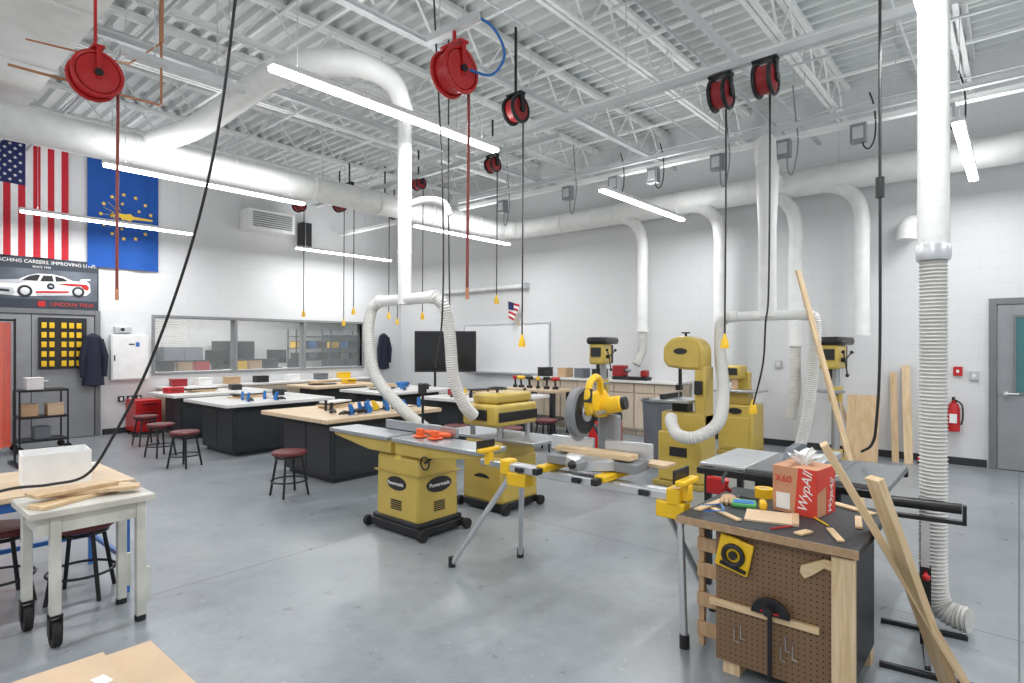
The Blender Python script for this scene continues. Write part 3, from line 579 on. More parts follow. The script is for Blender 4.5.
o=T('fire_extinguisher','red fire extinguisher hung on the block wall','fire extinguisher',(XR-.1,.66,.45))
M().lathe([(.05,0),(.07,.01),(.072,.3),(.05,.37),(.02,.39),(.02,.42)]).obj('cylinder',RED,o); M().bb((-.06,-.015,.42),(.03,.015,.46)).obj('valve_handle',BLK,o); M().tube(cr([(0,-.02,.42),(-.04,-.09,.36),(-.04,-.1,.2),(-.03,-.08,.1)],5),.01).obj('hose',BLK,o); M().bb((-.078,-.04,.12),(-.07,.04,.24)).obj('label_panel',PAPER,o)
M().bb((.07,-.03,.3),(.099,.03,.4)).obj('wall_bracket',BLKM,o)
for (y,z,c,l) in [(.62,1.25,RED,'small red fire alarm pull station on the wall'),(.45,1.2,ALU,'steel light switch plate beside the door'),(6.2,1.3,ALU,'steel outlet plate on the block wall'),(2.9,1.3,ALU,'steel outlet plate on the block wall')]:
    o=T('wall_switch_plate',l,'wall plate',(XR-.02,y,z)); M().bb((-.02,-.05,-.06),(.019,.05,.06)).obj('plate',c,o,.004); M().bb((-.03,-.015,-.02),(-.021,.015,.02)).obj('toggle',PAPER,o)
# ------------------------------------------------------------------ stools
st=T('shop_stool','round dark red seat stool with black steel legs beside a workbench','stool',(3.2,5.6,0),group='red-seated shop stools')
M().lathe([(.0,.43),(.165,.43),(.178,.44),(.178,.462),(.168,.472),(.0,.474)],n=32).obj('seat',REDS,st)
M().ring((0,0,.41),.14,.012).obj('upper_ring',BLKM,st); M().ring((0,0,.16),.182,.009).obj('footrest_ring',BLKM,st)
for k in range(4):
    a=math.pi/4+k*math.pi/2; c_,s_=math.cos(a),math.sin(a)
    M().tube([(.125*c_,.125*s_,.43),(.2*c_,.2*s_,.0)],.013,8).obj('leg',BLKM,st)
for (x,y) in [(3.04,8.3),(3.1,9.35),(1.05,4.55),(.68,4.8),(5.75,6.0),(5.85,7.9),(6.1,5.3),(5.7,9.2),(3.3,10.6),(8.2,7.85),(8.3,8.65),(7.1,5.45),(5.9,10.6),(8.75,7.75)]:
    dup(st,(x,y,0),random.uniform(0,90))
st.location=(3.2,5.9,0)
# ------------------------------------------------------------------ workbenches
def bench(x,y,sx,sy,top,lab,h=.775):
    o=T('shop_workbench',lab,'workbench',(x,y,0),group='dark-sided workbenches')
    M().bb((-sx/2,-sy/2,.06),(sx/2,sy/2,h-.05)).bb((-sx/2+.05,-sy/2+.05,0),(sx/2-.05,sy/2-.05,.06)).obj('body',DGR,o,.006)
    for sg in (-1,1):
        M().bb((-sx/2-.012,sg*.01,.1),(-sx/2-.001,sg*(sy/2-.03),h-.12)).obj('door',DGR,o,.003)
        M().bb((sg*.01,-sy/2-.012,.1),(sg*(sx/2-.03),-sy/2-.001,h-.12)).obj('door',DGR,o,.003)
    M().bb((-sx/2-.2,-sy/2-.2,h-.05),(sx/2+.2,sy/2+.2,h)).obj('worktop',top,o,.008)
    return o
bench(4.4,6.5,1.3,1.1,MAPLE,'dark-sided workbench with maple top covered in clamps')
bench(4.4,9.0,1.3,1.1,WTOP,'dark-sided workbench with pale top')
bench(4.5,11.0,1.3,.75,WTOP,'dark-sided workbench with pale top near the window')
bench(7.0,6.6,1.2,1.0,WTOP,'dark-sided workbench with pale top')
bench(7.0,8.9,1.2,1.0,WTOP,'dark-sided workbench with pale top')
bench(7.0,11.0,1.2,.75,MAPLE,'dark-sided workbench with maple top')
ZT=.775
def clamp(loc,rz,c,L=.5):
    o=T('bar_clamp','%s and black bar clamp lying on a workbench'%('blue' if c is LBL else 'yellow' if c is YEL2 else 'black'),'clamp',loc,rz)
    M().bb((-L/2,-.01,.02),(L/2,.01,.028)).obj('bar',BLKM,o)
    M().prism([(0,0),(.05,0),(.05,.05),(.03,.13),(.0,.13)],(L/2-.06,.02,.0),(1,0,0),(0,0,1),.03).obj('fixed_jaw',c,o,.004)
    M().prism([(0,0),(.08,0),(.1,.05),(.03,.13),(.0,.13),(.02,.05)],(-L/2+.12,.02,.0),(1,0,0),(0,0,1),.035).obj('sliding_jaw',c,o,.004)
    M().tube([(-L/2+.12,0,.03),(-L/2+.02,0,.05),(-L/2-.06,0,.035)],[.02,.018,.014],10).obj('handle',BLK,o)
for (x,y,a) in [(4.1,6.0,20),(4.3,6.15,35),(4.55,6.1,-15),(4.75,6.3,50),(4.0,6.4,70),(4.9,6.0,10),(4.35,5.98,5)]: clamp((x,y,ZT),a,LBL if x not in (4.55,4.0) else YEL2 if x==4.55 else BLK)
for (x,y,a) in [(4.0,8.6,80),(4.35,8.5,95),(7.0,6.3,30),(6.9,8.6,60)]: clamp((x,y,ZT),a,LBL)
clamp((6.6,6.3,ZT),100,BLK); clamp((6.5,6.7,ZT),20,YEL2); clamp((7.35,6.2,ZT),130,BLK)
def board(a,b,w,t,lab,mt=PINEY,name='wooden_board',bev=.002):
    a=Vector(a); b=Vector(b); L=(b-a).length; q=(b-a).to_track_quat('Y','Z')
    o=M().bb((-w/2,0,-t/2),(w/2,L,t/2)).obj(name,mt,bevel=bev,label=lab,cat='board'); o.location=a; o.rotation_euler=q.to_euler(); return o
rnd=random.Random(3)
for (bx,by) in [(4.4,6.9),(4.3,9.2),(4.3,11),(7.2,6.9),(6.8,9.1),(6.7,11)]:
    for k in range(4):
        L=rnd.uniform(.35,.6); a=rnd.uniform(-.35,.35); z=ZT+.012+.021*k
        board((bx-L/2*math.cos(a),by-L/2*math.sin(a),z),(bx+L/2*math.cos(a),by+L/2*math.sin(a),z),rnd.uniform(.16,.26),.02,'board in a small stack on a workbench',[PINEY,PLY,BLK,WTOP][(k+int(bx))%4])
for (x,y,c,l) in [(7.35,9.2,LBL,'blue'),(6.7,7.0,DRED,'dark red'),(4.9,11.0,BLK,'black'),(3.85,11.0,RED,'red'),(7.3,8.5,BLK,'black'),(7.3,10.95,YEL2,'yellow'),(4.85,9.3,BLK,'black')]:
    q=T('tool_case','%s plastic tool case on a workbench'%l,'tool case',(x,y,ZT),rnd.uniform(0,90)); M().bb((-.14,-.09,0),(.14,.09,.1)).obj('body',c,q,.012); M().tube([(-.07,-.09,.06),(-.07,-.13,.06),(.07,-.13,.06),(.07,-.09,.06)],.009,8).obj('handle',BLK,q)
for (x,c,l) in [(4.3,DRED,'dark red'),(4.75,PAPER,'white'),(5.3,CARD,'brown'),(5.9,BLK,'black'),(6.6,PAPER,'white'),(7.3,MGR,'grey'),(7.9,YEL2,'yellow')]:
    q=T('supply_box','%s supply box on the window counter'%l,'box',(x,12.05,.82),rnd.uniform(-8,8)); M().bb((-.13,-.1,0),(.13,.1,.12)).obj('body',c,q,.006); M().bb((-.135,-.105,.12),(.135,.105,.14)).obj('lid',c,q,.004)
o=T('tool_bench','wooden-legged tool bench with tan top and hand tools','workbench',(8.55,6.75,0))
M().bb((-.3,-.6,.75),(.3,.6,.8)).obj('worktop',MAPLE,o,.006)
for sx in (-.25,.25):
    for sy in (-.53,.53): M().bb((sx-.04,sy-.04,0),(sx+.04,sy+.04,.75)).obj('leg',DGR,o)
M().bb((-.25,-.55,.25),(.25,.55,.28)).obj('shelf',DGR,o)
for (yy,c,l) in [(6.3,RED,'red'),(6.5,BLK,'black'),(6.7,YEL2,'yellow'),(6.9,BLK,'black'),(7.1,YEL2,'yellow'),(7.25,RED,'red')]:
    q=T('power_drill','%s cordless drill standing on the tool bench'%l,'drill',(8.5,yy,.8),rnd.uniform(0,180)); M().bb((-.05,-.035,0),(.05,.035,.05)).obj('battery',BLK,q,.006); M().bar((0,0,.05),(.01,0,.16),.035,.03).obj('grip',BLK,q,.006); M().cyl((-.07,0,.19),(.07,0,.19),.035).obj('motor_housing',c,q); M().cyl((.07,0,.19),(.14,0,.19),.02,.008).obj('chuck',BLKM,q)
# ------------------------------------------------------------------ machines
def oval(a,b): return [(a*math.cos(t*math.pi/10),b*math.sin(t*math.pi/10)) for t in range(20)]
def mobile_base(o,sx,sy):
    M().bb((-sx/2,-sy/2,.02),(sx/2,sy/2,.09)).obj('mobile_base',BLKM,o,.01)
    for ax in (-1,1):
        for ay in (-1,1): M().cyl((ax*(sx/2-.01),ay*(sy/2+.035)-.02,.045),(ax*(sx/2-.01),ay*(sy/2+.035)+.02,.045),.045,n=16).obj('caster',RUB,o)
def taper(m,x0,x1,y0,y1,z0,z1,k):
    P=[(x0,y0),(x1,y0),(x1,y1),(x0,y1)]; cx,cy=(x0+x1)/2,(y0+y1)/2
    a=[m.bm.verts.new((x,y,z0)) for x,y in P]; b=[m.bm.verts.new((cx+(x-cx)*k,cy+(y-cy)*k,z1)) for x,y in P]
    m.bm.faces.new(a[::-1]); m.bm.faces.new(b); [m.bm.faces.new((a[i],a[(i+1)%4],b[(i+1)%4],b[i])) for i in range(4)]
    return m
o=T('jointer','yellow cabinet jointer with long steel table on a black mobile base','jointer',(3.38,4.02,0))
mobile_base(o,.52,.66)
taper(M(),-.23,.23,-.29,.29,.08,.66,.97).obj('cabinet',YEL,o,.035)
M().bb((-.19,-.27,.62),(.19,.3,.74)).obj('bed_casting',YEL,o,.02)
M().bb((-.25,-.31,.08),(.25,.31,.13)).obj('lower_band',BLKM,o,.015)
M().bb((-.239,-.3,.5),(.239,.3,.515)).obj('trim_band',YELD,o,.004)
M().prism(oval(.13,.06),(-.228,0,.42),(0,-1,0),(0,0,1),-.008).obj('nameplate',BLK,o)
text(o,'lettering','Powermatic',.044,(-.2385,0,.42),TW,PAPER,.002)
M().prism(oval(.14,.065),(0,-.282,.42),(1,0,0),(0,0,1),.01).obj('nameplate',BLK,o)
text(o,'lettering','Powermatic',.048,(0,-.295,.42),TX,PAPER,.002)
m=M()
for k in range(5): m.bb((-.06,-.296,.2+k*.018),(.06,-.283,.208+k*.018))
m.obj('vent',BLK,o); m=M()
for k in range(5): m.bb((-.236,-.07,.2+k*.018),(-.224,.07,.208+k*.018))
m.obj('vent',BLK,o)
M().bb((-.31,-1.05,.79),(.0,-.03,.825)).obj('infeed_table',STL,o,.006); M().bb((-.31,.03,.79),(.0,.9,.825)).obj('outfeed_table',STL,o,.006)
M().prism([(-.03,.0),(-1.03,.0),(-1.03,-.03),(-.35,-.11),(-.03,-.11)],(-.27,0,.788),(0,1,0),(0,0,1),.24).obj('infeed_support',YEL,o,.01)
M().prism([(.03,.0),(.88,.0),(.88,-.03),(.35,-.11),(.03,-.11)],(-.27,0,.788),(0,1,0),(0,0,1),.24).obj('outfeed_support',YEL,o,.01)
M().bb((.0,-.5,.83),(.025,.45,.91)).bb((.025,-.1,.79),(.2,.1,.88)).obj('fence',STL,o,.004)
M().prism([(0,0),(.3,-.03),(.34,-.12),(.22,-.2),(.03,-.16)],(-.02,-.1,.835),(-.35,-.93,0),(-.93,.35,0),-.03).obj('blade_guard',ORG,o,.008)
for yy in (-.27,-.45): M().bb((-.2,yy,.83),(-.1,yy+.1,.845)).bb((-.165,yy+.01,.845),(-.135,yy+.09,.9)).obj('push_block',ORG,o,.01)
M().cyl((.15,.1,.88),(.15,.1,1.2),.012).obj('switch_post',BLKM,o); M().bb((.115,.07,1.15),(.175,.13,1.25)).obj('switch_box',BLK,o,.01)
M().ring((-.3,-.45,.66),.05,.007,'X').cyl((-.3,-.45,.66),(-.2,-.45,.7),.01).obj('handwheel',BLKM,o)
# planer
o=T('planer','yellow cabinet thickness planer with steel feed tables','planer',(4.4,3.95,0)); o.scale=(1.06,1.06,1.03)
mobile_base(o,.52,.5)
taper(M(),-.26,.26,-.25,.25,.08,.52,.97).obj('cabinet',YEL,o,.03)
M().bb((-.24,-.23,.5),(.24,.23,.66)).obj('bed_casting',YEL,o,.02)
M().bb((-.24,-.6,.66),(.24,.6,.69)).obj('feed_table',STL,o,.005)
m=M()
for sx in (-.2,.2):
    for sy in (-.17,.17): m.cyl((sx,sy,.69),(sx,sy,1.0),.025)
m.isl('column',STL,o)
M().bb((-.29,-.22,.79),(.29,.22,1.0)).obj('cutter_head',YEL,o,.03); M().bb((-.26,-.18,1.0),(.26,.12,1.1)).obj('motor_cover',YEL,o,.03)
M().bb((-.27,-.235,.84),(.27,-.222,.93)).obj('dust_hood',BLKM,o,.006)
M().cyl((-.1,-.05,1.1),(-.1,-.05,1.14),.012).ring((-.1,-.05,1.14),.08,.01).obj('handwheel',BLKM,o)
M().bb((-.31,-.1,.85),(-.291,.1,.95)).obj('control_panel',BLK,o,.004)
M().prism(oval(.14,.065),(0,-.246,.33),(1,0,0),(0,0,1),.01).obj('nameplate',BLK,o)
text(o,'lettering','Powermatic',.048,(0,-.259,.33),TX,PAPER,.002)
M().prism(oval(.1,.045),(-.256,0,.3),(0,-1,0),(0,0,1),-.006).obj('nameplate',BLK,o)
# bandsaw
def bandsaw(loc,rz,k=1,lab='tall yellow bandsaw with rounded wheel housings and steel table'):
    o=T('bandsaw',lab,'bandsaw',loc,rz); o.scale=(k,k,k)
    M().bb((-.24,-.3,0),(.24,.3,.06)).obj('base_plate',YELD,o,.01)
    M().bb((-.2,-.27,.06),(.2,.25,.62)).obj('base_cabinet',YEL,o,.02)
    def wh(z0,z1):
        P=[]; w0,w1=-.25,.22; cx=(w0+w1)/2; r=(w1-w0)/2; zc=z1-r*.7
        for a in range(13):
            t=math.pi*a/12; P.append((cx+r*math.cos(t),zc+r*.7*math.sin(t)))
        return P+[(w0,z0+.0),(w0+.2,z0),(w1-.05,z0+.03),(w1,z0+.1)]
    M().prism(wh(1.32,1.7),(-.13,0,0),(0,1,0),(0,0,1),.27).obj('upper_wheel_housing',YEL,o,.02)
    M().prism([(y*.86-.002,1.5+(z-1.5)*.86) for y,z in wh(1.32,1.7)],(-.145,0,0),(0,1,0),(0,0,1),.014).obj('upper_door',YEL,o,.006)
    M().bb((-.12,-.28,.6),(.12,-.15,1.36)).obj('frame_column',YEL,o,.02)
    M().bb((-.13,-.28,.6),(.13,.25,.84)).obj('lower_wheel_housing',YEL,o,.03)
    M().bb((-.25,-.14,.95),(.25,.34,.98)).obj('table',STL,o,.006); M().bb((-.08,-.05,.84),(.08,.13,.95)).obj('trunnion',BLKM,o)
    M().bb((-.02,.08,.98),(.0,.085,1.33)).obj('blade',STL,o); M().bb((-.02,.055,1.12),(.02,.075,1.4)).bb((-.04,.05,1.08),(.03,.11,1.14)).obj('guide_post',BLKM,o)
    M().cyl((0,0,1.7),(0,0,1.74),.015).ring((0,0,1.74),.045,.008).obj('tension_wheel',BLKM,o)
    M().bb((-.17,-.25,1.05),(-.121,-.17,1.2)).obj('switch_box',BLK,o,.006)
    M().bb((-.215,-.1,.35),(-.201,.1,.45)).obj('nameplate',BLK,o); M().prism(oval(.08,.035),(-.152,0,1.53),(0,-1,0),(0,0,1),-.006).obj('badge',BLK,o)
    M().bb((-.27,.16,.985),(.25,.19,1.04)).obj('rip_fence',BLKM,o)
    return o
bandsaw((6.42,2.9,0),0)
o=T('spindle_sander','yellow cabinet sanding machine with grey table and upright head','sander',(8.75,3.1,0),0)
M().bb((-.26,-.27,0),(.26,.27,.07)).obj('plinth',YELD,o,.01); M().bb((-.24,-.25,.07),(.24,.25,.74)).obj('cabinet',YEL,o,.02); M().bb((-.255,-.19,.12),(-.241,.19,.56)).obj('door',YEL,o,.006)
M().prism(oval(.1,.045),(-.25,0,.65),(0,-1,0),(0,0,1),-.006).obj('nameplate',BLK,o); M().bb((-.3,-.34,.92),(.15,.3,.95)).obj('table',STL,o,.006); M().bb((-.15,-.15,.74),(.1,.15,.92)).obj('trunnion',YEL,o,.01)
M().bb((.12,-.08,.74),(.24,.1,1.2)).obj('column',YEL,o,.02); M().bb((-.1,-.02,1.1),(.24,.2,1.3)).obj('head',YEL,o,.03); M().cyl((-.03,.08,.95),(-.03,.08,1.1),.045).obj('spindle',CARD,o)
M().bb((-.12,.02,1.16),(-.101,.16,1.26)).obj('control_panel',BLK,o,.004)
def drillpress(loc,rz,k=1,lab='yellow floor drill press with grey column'):
    o=T('drill_press',lab,'drill press',loc,rz); o.scale=(k,k,k)
    M().bb((-.3,-.17,0),(.2,.17,.05)).obj('base_plate',YELD,o,.01); M().cyl((.08,0,.05),(.08,0,1.45),.05).obj('column',STL,o)
    M().cyl((-.12,0,.93),(-.12,0,.96),.17).bb((-.05,-.05,.88),(.14,.05,.93)).obj('table',GRY,o)
    M().cyl((.08,-.0,.8),(.08,0,1.0),.085).obj('table_bracket',YEL,o); M().cyl((.08,0,.05),(.08,0,.16),.085).obj('column_collar',YEL,o)
    M().bb((-.22,-.12,1.24),(.14,.12,1.56)).obj('head',YEL,o,.03)
    M().bb((-.25,-.16,1.55),(.36,.16,1.66)).obj('belt_cover',BLKM,o,.04)
    M().cyl((.27,0,1.25),(.27,0,1.54),.085).obj('motor',BLK,o); M().cyl((-.14,0,1.12),(-.14,0,1.28),.028).cyl((-.14,0,1.08),(-.14,0,1.14),.022).obj('chuck',BLKM,o)
    M().bb((-.235,-.08,1.36),(-.221,.08,1.5)).obj('control_panel',BLK,o)
    m=M().cyl((-.08,-.12,1.36),(-.08,-.17,1.36),.03)
    for j in range(3):
        a=j*2.09+.5; m.cyl((-.08,-.16,1.36),(-.08+.19*math.cos(a),-.19,1.36+.19*math.sin(a)),.009,n=8).ball((-.08+.2*math.cos(a),-.19,1.36+.2*math.sin(a)),.024)
    m.obj('feed_handle',BLKM,o)
drillpress((8.2,5.15,0),10,1.04); drillpress((8.95,1.92,0),-5,1.03)
# miter saw stand
o=T('miter_saw_stand','aluminium and yellow folding miter saw stand','saw stand',(2.98,2.0,0))
M().bb((-.04,-.62,.755),(.04,.62,.815)).obj('beam',ALU,o,.012); m=M().bb((-.02,-.68,.765),(.02,-.62,.805)).bb((-.02,.62,.765),(.02,.85,.805)); m.isl('extension_arm',STL,o,.005)
for y in (-.6,.6): M().bb((-.05,y-.04,.735),(.05,y+.04,.835)).obj('end_cap',YEL2,o,.012)
for y in (-.66,.78):
    M().bb((-.025,y-.025,.77),(.025,y+.025,.86)).bb((-.1,y-.025,.86),(.1,y+.025,.89)).obj('work_support',YEL2,o,.008); M().bb((-.09,y+.027,.865),(.09,y+.04,.94)).obj('stop_plate',BLK,o,.004)
for y in (-.2,.22): M().bb((-.14,y-.035,.82),(.16,y+.035,.86)).obj('mounting_bracket',YEL2,o,.008); M().bb((-.2,y-.02,.81),(-.14,y+.02,.85)).obj('bracket_lever',BLK,o,.006)
for y in (-.45,.0,.45): M().bb((-.06,y-.012,.77),(-.041,y+.05,.8)).obj('clamp_lever',BLK,o,.004)
legs=[((-.02,.55,.75),(-.05,1.1,.02)),((.02,.5,.75),(.42,.85,.02)),((.0,-.62,.75),(-.03,-.66,.02)),((.02,-.5,.75),(.5,-.6,.02))]
for a,b in legs:
    M().tube([a,b],.019,12).obj('leg',ALU,o); bv=Vector(b); M().tube([bv+Vector((0,0,.05)),bv+Vector((0,0,-.02))],.026,12).obj('foot',BLK,o)
M().bb((-.05,.42,.67),(.05,.58,.76)).obj('leg_hinge',YEL2,o,.01); M().bb((-.05,-.66,.67),(.05,-.5,.76)).obj('leg_hinge',YEL2,o,.01)
# miter saw
o=T('sliding_miter_saw','yellow and grey sliding miter saw with round dark blade guard','miter saw',(3.05,1.95,.862),6)
M().lathe([(.17,0),(.19,.01),(.19,.06),(.17,.075)],(0,0,0),n=32).obj('turntable',ALU,o)
M().bb((-.1,-.3,.0),(.1,.3,.06)).obj('base',GRY,o,.01)
m=M().bb((.03,-.34,.07),(.06,-.04,.16)).bb((.03,.04,.07),(.06,.34,.16)); m.isl('fence',ALU,o,.004)
M().bb((-.3,-.03,.02),(-.1,.03,.07)).obj('miter_arm',GRY,o,.008); M().ball((-.31,0,.06),.025).obj('miter_knob',BLK,o)
M().bb((.14,-.07,.0),(.22,.07,.3)).obj('rear_post',GRY,o,.02)
m=M()
for y in (-.03,.03): m.cyl((.38,y,.33),(-.05,y,.33),.014)
m.isl('slide_rail',STL,o)
gc=(-.05,0,.33)
M().lathe([(.0,.05),(.135,.05),(.15,.065),(.15,.11),(.13,.125),(.0,.125)],gc,n=40,ax='Y').obj('blade_guard',GUARD,o)
M().lathe([(.10,.04),(.128,.04),(.132,.05),(.10,.05)],gc,n=36,ax='Y').obj('guard_ring',BLK,o); M().lathe([(.0,.03),(.055,.03),(.06,.05),(.0,.05)],gc,n=24,ax='Y').obj('blade_hub',ALU,o)
M().cyl((-.05,.09,.29),(-.05,.094,.29),.14,n=48).obj('saw_blade',STL,o)
M().cyl((.07,.05,.35),(.1,-.12,.38),.055,.05).obj('motor',YEL2,o,.01); M().cyl((.1,-.12,.38),(.102,-.15,.385),.04).obj('motor_cap',BLK,o)
M().prism([(-.06,-.02),(.06,-.07),(.2,-.08),(.22,.03),(.12,.10),(-.06,.09)],(0,.055,.36),(1,0,0),(0,0,1),.06).obj('arm_housing',YEL2,o,.015)
M().tube(cr([(.06,-.0,.44),(.02,-.01,.52),(-.06,-.02,.545),(-.13,-.02,.51),(-.16,-.02,.43),(-.13,-.01,.35),(-.06,.02,.33)],6),.021,12).obj('handle_frame',YEL2,o); M().tube([(-.145,-.02,.48),(-.158,-.02,.40)],.025,12).obj('handle_grip',BLK,o)
text(o,'lettering','DEWALT',.03,(.12,-.008,.37),(R(90),0,0),BLK,.001)
board((3.02,1.68,.95),(3.04,2.22,.95),.1,.03,'pale board lying on the miter saw table')
board((3.22,1.55,.89),(3.24,2.35,.89),.14,.02,'plywood offcut lying behind the miter saw',PLY)
# trash bin
o=T('wheeled_trash_bin','tall grey plastic trash bin on black casters','trash bin',(7.2,3.62,0))
M().lathe([(.18,.08),(.19,.085),(.225,.84),(.245,.85),(.245,.88),(.22,.88),(.2,.2)],n=28).obj('bin_body',MGR,o); M().lathe([(.17,.05),(.17,.08)],n=20).obj('dolly',BLK,o)
for k in range(4):
    a=k*1.57+.78; M().cyl((.16*math.cos(a)-.012,.16*math.sin(a),.03),(.16*math.cos(a)+.012,.16*math.sin(a),.03),.03,n=12).obj('caster',RUB,o)
M().tube(cr([(0,-.25,.8),(0,-.29,.79),(0,-.29,.7),(0,-.23,.68)],5),.012).obj('handle',MGR,o)
o=T('mini_lathe','red and black benchtop lathe on the wall counter','lathe',(9.45,5.3,.97)); M().bb((-.1,-.35,0),(.1,.35,.06)).obj('bed',BLKM,o,.01); M().bb((-.1,.12,.06),(.1,.35,.26)).obj('headstock',DRED,o,.02); M().bb((-.06,-.33,.06),(.06,-.2,.18)).obj('tailstock',DRED,o,.02); M().cyl((0,.12,.17),(0,.02,.17),.03).obj('chuck',STL,o)
for (yy,c,l) in [(6.0,BLK,'black'),(6.4,MGR,'grey'),(6.8,CARD,'brown'),(7.3,BLK,'black')]:
    q=T('storage_box','%s storage box on the wall counter'%l,'box',(9.5,yy,.97)); M().bb((-.13,-.1,0),(.13,.1,.16)).obj('body',c,q,.01); M().bb((-.135,-.105,.16),(.135,.105,.18)).obj('lid',c,q,.005)
o=T('shop_vacuum','red and black shop vacuum standing near the cabinets','vacuum',(6.95,4.3,0)); o.scale=(1.15,1.15,1.3)
M().lathe([(.16,.08),(.2,.1),(.2,.42),(.18,.46)],n=28).obj('tank',RED,o); M().lathe([(.2,.45),(.2,.5),(.14,.62),(.05,.65)],n=28).obj('motor_head',BLK,o)
for k in range(4):
    a=k*1.57+.4; M().cyl((.15*math.cos(a),.15*math.sin(a)-.012,.04),(.15*math.cos(a),.15*math.sin(a)+.012,.04),.04,n=12).obj('caster',RUB,o)
M().tube(cr([(-.18,0,.35),(-.3,-.05,.4),(-.33,-.2,.25),(-.2,-.35,.06),(0,-.4,.04)],6),.025,10).obj('hose',BLK,o)
# ------------------------------------------------------------------ table saw
o=T('table_saw','dark cabinet table saw with long rails and steel top','table saw',(4.15,1.12,0))
M().bb((-.25,-.32,.12),(.25,.18,.78)).obj('cabinet',BLKM,o,.02)
M().bb((-.35,-.3,.78),(.35,.2,.82)).obj('cast_table',DSTL,o,.006)
M().bb((-.35,-.58,.785),(.35,-.3,.82)).obj('side_wing',DSTL,o,.006)
M().bb((-.35,.2,.795),(.35,.5,.82)).obj('extension_table',ALU,o,.006)
m=M().bb((-.40,-.58,.75),(-.35,.5,.795)).bb((.35,-.58,.75),(.4,.5,.795)); m.isl('rail',BLKM,o,.006)
M().bb((-.38,-.2,.82),(.37,-.14,.87)).obj('rip_fence',ALU,o,.006); M().bb((-.45,-.24,.78),(-.38,-.1,.87)).obj('fence_handle',YEL2,o,.01)
M().bb((-.12,-.005,.82),(.14,.0,.90)).obj('saw_blade',STL,o); M().prism([(-.2,0),(.22,0),(.22,.08),(.1,.1),(-.1,.09)],(0,.03,.84),(1,0,0),(0,0,1),.05).obj('blade_guard',MGR,o,.006)
M().bb((-.44,.3,.64),(-.40,.42,.75)).obj('stop_paddle',RED,o,.01)
M().bb((-.3,-.28,.3),(-.25,-.1,.55)).obj('switch_panel',MGR,o,.01); M().cyl((-.25,0,.5),(-.33,0,.5),.012).ring((-.33,0,.5),.08,.01,'X').obj('handwheel',RED,o)
M().bb((-.3,-.38,.08),(.3,.24,.12)).obj('mobile_base',BLKM,o)
for ax in (-.27,.27):
    for ay in (-.38,.24): M().cyl((ax,ay-.015,.04),(ax,ay+.015,.04),.04,n=14).obj('caster',RUB,o)
for ax in (-.3,.3): M().bb((ax-.02,.44,.0),(ax+.02,.48,.795)).obj('support_leg',BLKM,o)
# roller stand
o=T('roller_stand','black roller stand with spread feet beside the workbench','roller stand',(3.72,.37,0),8)
M().cyl((0,-.15,.77),(0,.15,.77),.028).obj('roller',BLKM,o)
M().bb((-.02,-.17,.7),(.02,-.155,.79)).bb((-.02,.155,.7),(.02,.17,.79)).bb((-.02,-.17,.69),(.02,.17,.71)).obj('roller_bracket',BLKM,o)
M().bb((-.018,-.018,.3),(.018,.018,.7)).obj('inner_post',ALU,o); M().bb((-.024,-.024,.05),(.024,.024,.45)).obj('outer_post',BLKM,o); M().cyl((-.03,0,.42),(-.08,0,.42),.01).ball((-.09,0,.42),.018).obj('height_knob',RED,o)
for a,b in (((-.03,0,.2),(-.27,.0,.02)),((.03,0,.2),(.27,0,.02))): M().bar(a,b,.025,.018).obj('brace',BLKM,o)
M().bb((-.29,-.2,.0),(-.26,.2,.025)).bb((.26,-.2,0),(.29,.2,.025)).bb((-.27,-.013,.02),(.27,.013,.045)).obj('feet',BLKM,o,.004)
# ------------------------------------------------------------------ pegboard bench
o=T('pegboard_workbench','small workbench with black top and brown pegboard front','workbench')
M().bb((2.86,.56,.07),(3.48,1.1,.71)).obj('body',BLK,o,.004)
M().bb((2.835,.61,.07),(2.858,1.125,.71)).obj('pegboard_panel',pegmat(),o)
M().bb((2.77,.5,.71),(3.55,1.3,.75)).obj('worktop',DGR,o,.006)
M().bb((2.765,.5,.712),(2.77,1.3,.748)).obj('edge_trim',wood('edge_tan',(.35,.22,.12),(.45,.3,.17)),o)
for (x,y) in ((2.9,1.06),(2.9,.6),(3.42,1.06),(3.42,.6)): M().bb((x-.04,y-.04,0),(x+.04,y+.04,.07)).obj('foot_block',PINE,o)
M().bb((2.79,.52,.02),(2.83,.608,.70)).obj('corner_post',PINE,o,.003)
m=M()
for z in (.12,.27,.42,.55): m.bb((2.9,1.13,z),(2.92,1.25,z+.07))
for y in (1.13,1.22): m.bb((2.92,y,.06),(2.95,y+.03,.66))
m.obj('slat_rack',wood('old_pine',(.40,.24,.13),(.52,.34,.19),(14,14,1.2)),o,.003)
ZW=.75
M().bb((2.81,.66,.335),(2.834,1.15,.365)).obj('wood_strip',PINEY,label='narrow wooden strip screwed across the pegboard',cat='board',bevel=.002)
q=T('yellow_corner_clamp','yellow square clamp with black dial hanging on the pegboard','clamp',(2.815,1.03,.6))
M().box((0,0,0),(.016,.16,.16),(12,0,0)).box((-.002,.0,.06),(.02,.07,.05),(12,0,0)).obj('plate',YEL2,q,.01)
M().ring((-.016,0,0),.045,.012,'X').cyl((-.012,0,0),(-.024,0,0),.02).obj('dial',BLK,q); M().bar((-.015,-.06,-.07),(-.02,.06,-.04),.014,.014).obj('locking_bar',BLKM,q)
q=T('miter_gauge','black half-round miter gauge resting on the wooden strip','miter gauge',(2.8,.86,.366))
M().prism([(.085*math.cos(a*math.pi/12),.08*math.sin(a*math.pi/12)) for a in range(13)],(-.01,0,0),(0,1,0),(0,0,1),.018).obj('protractor_head',BLKM,q,.003)
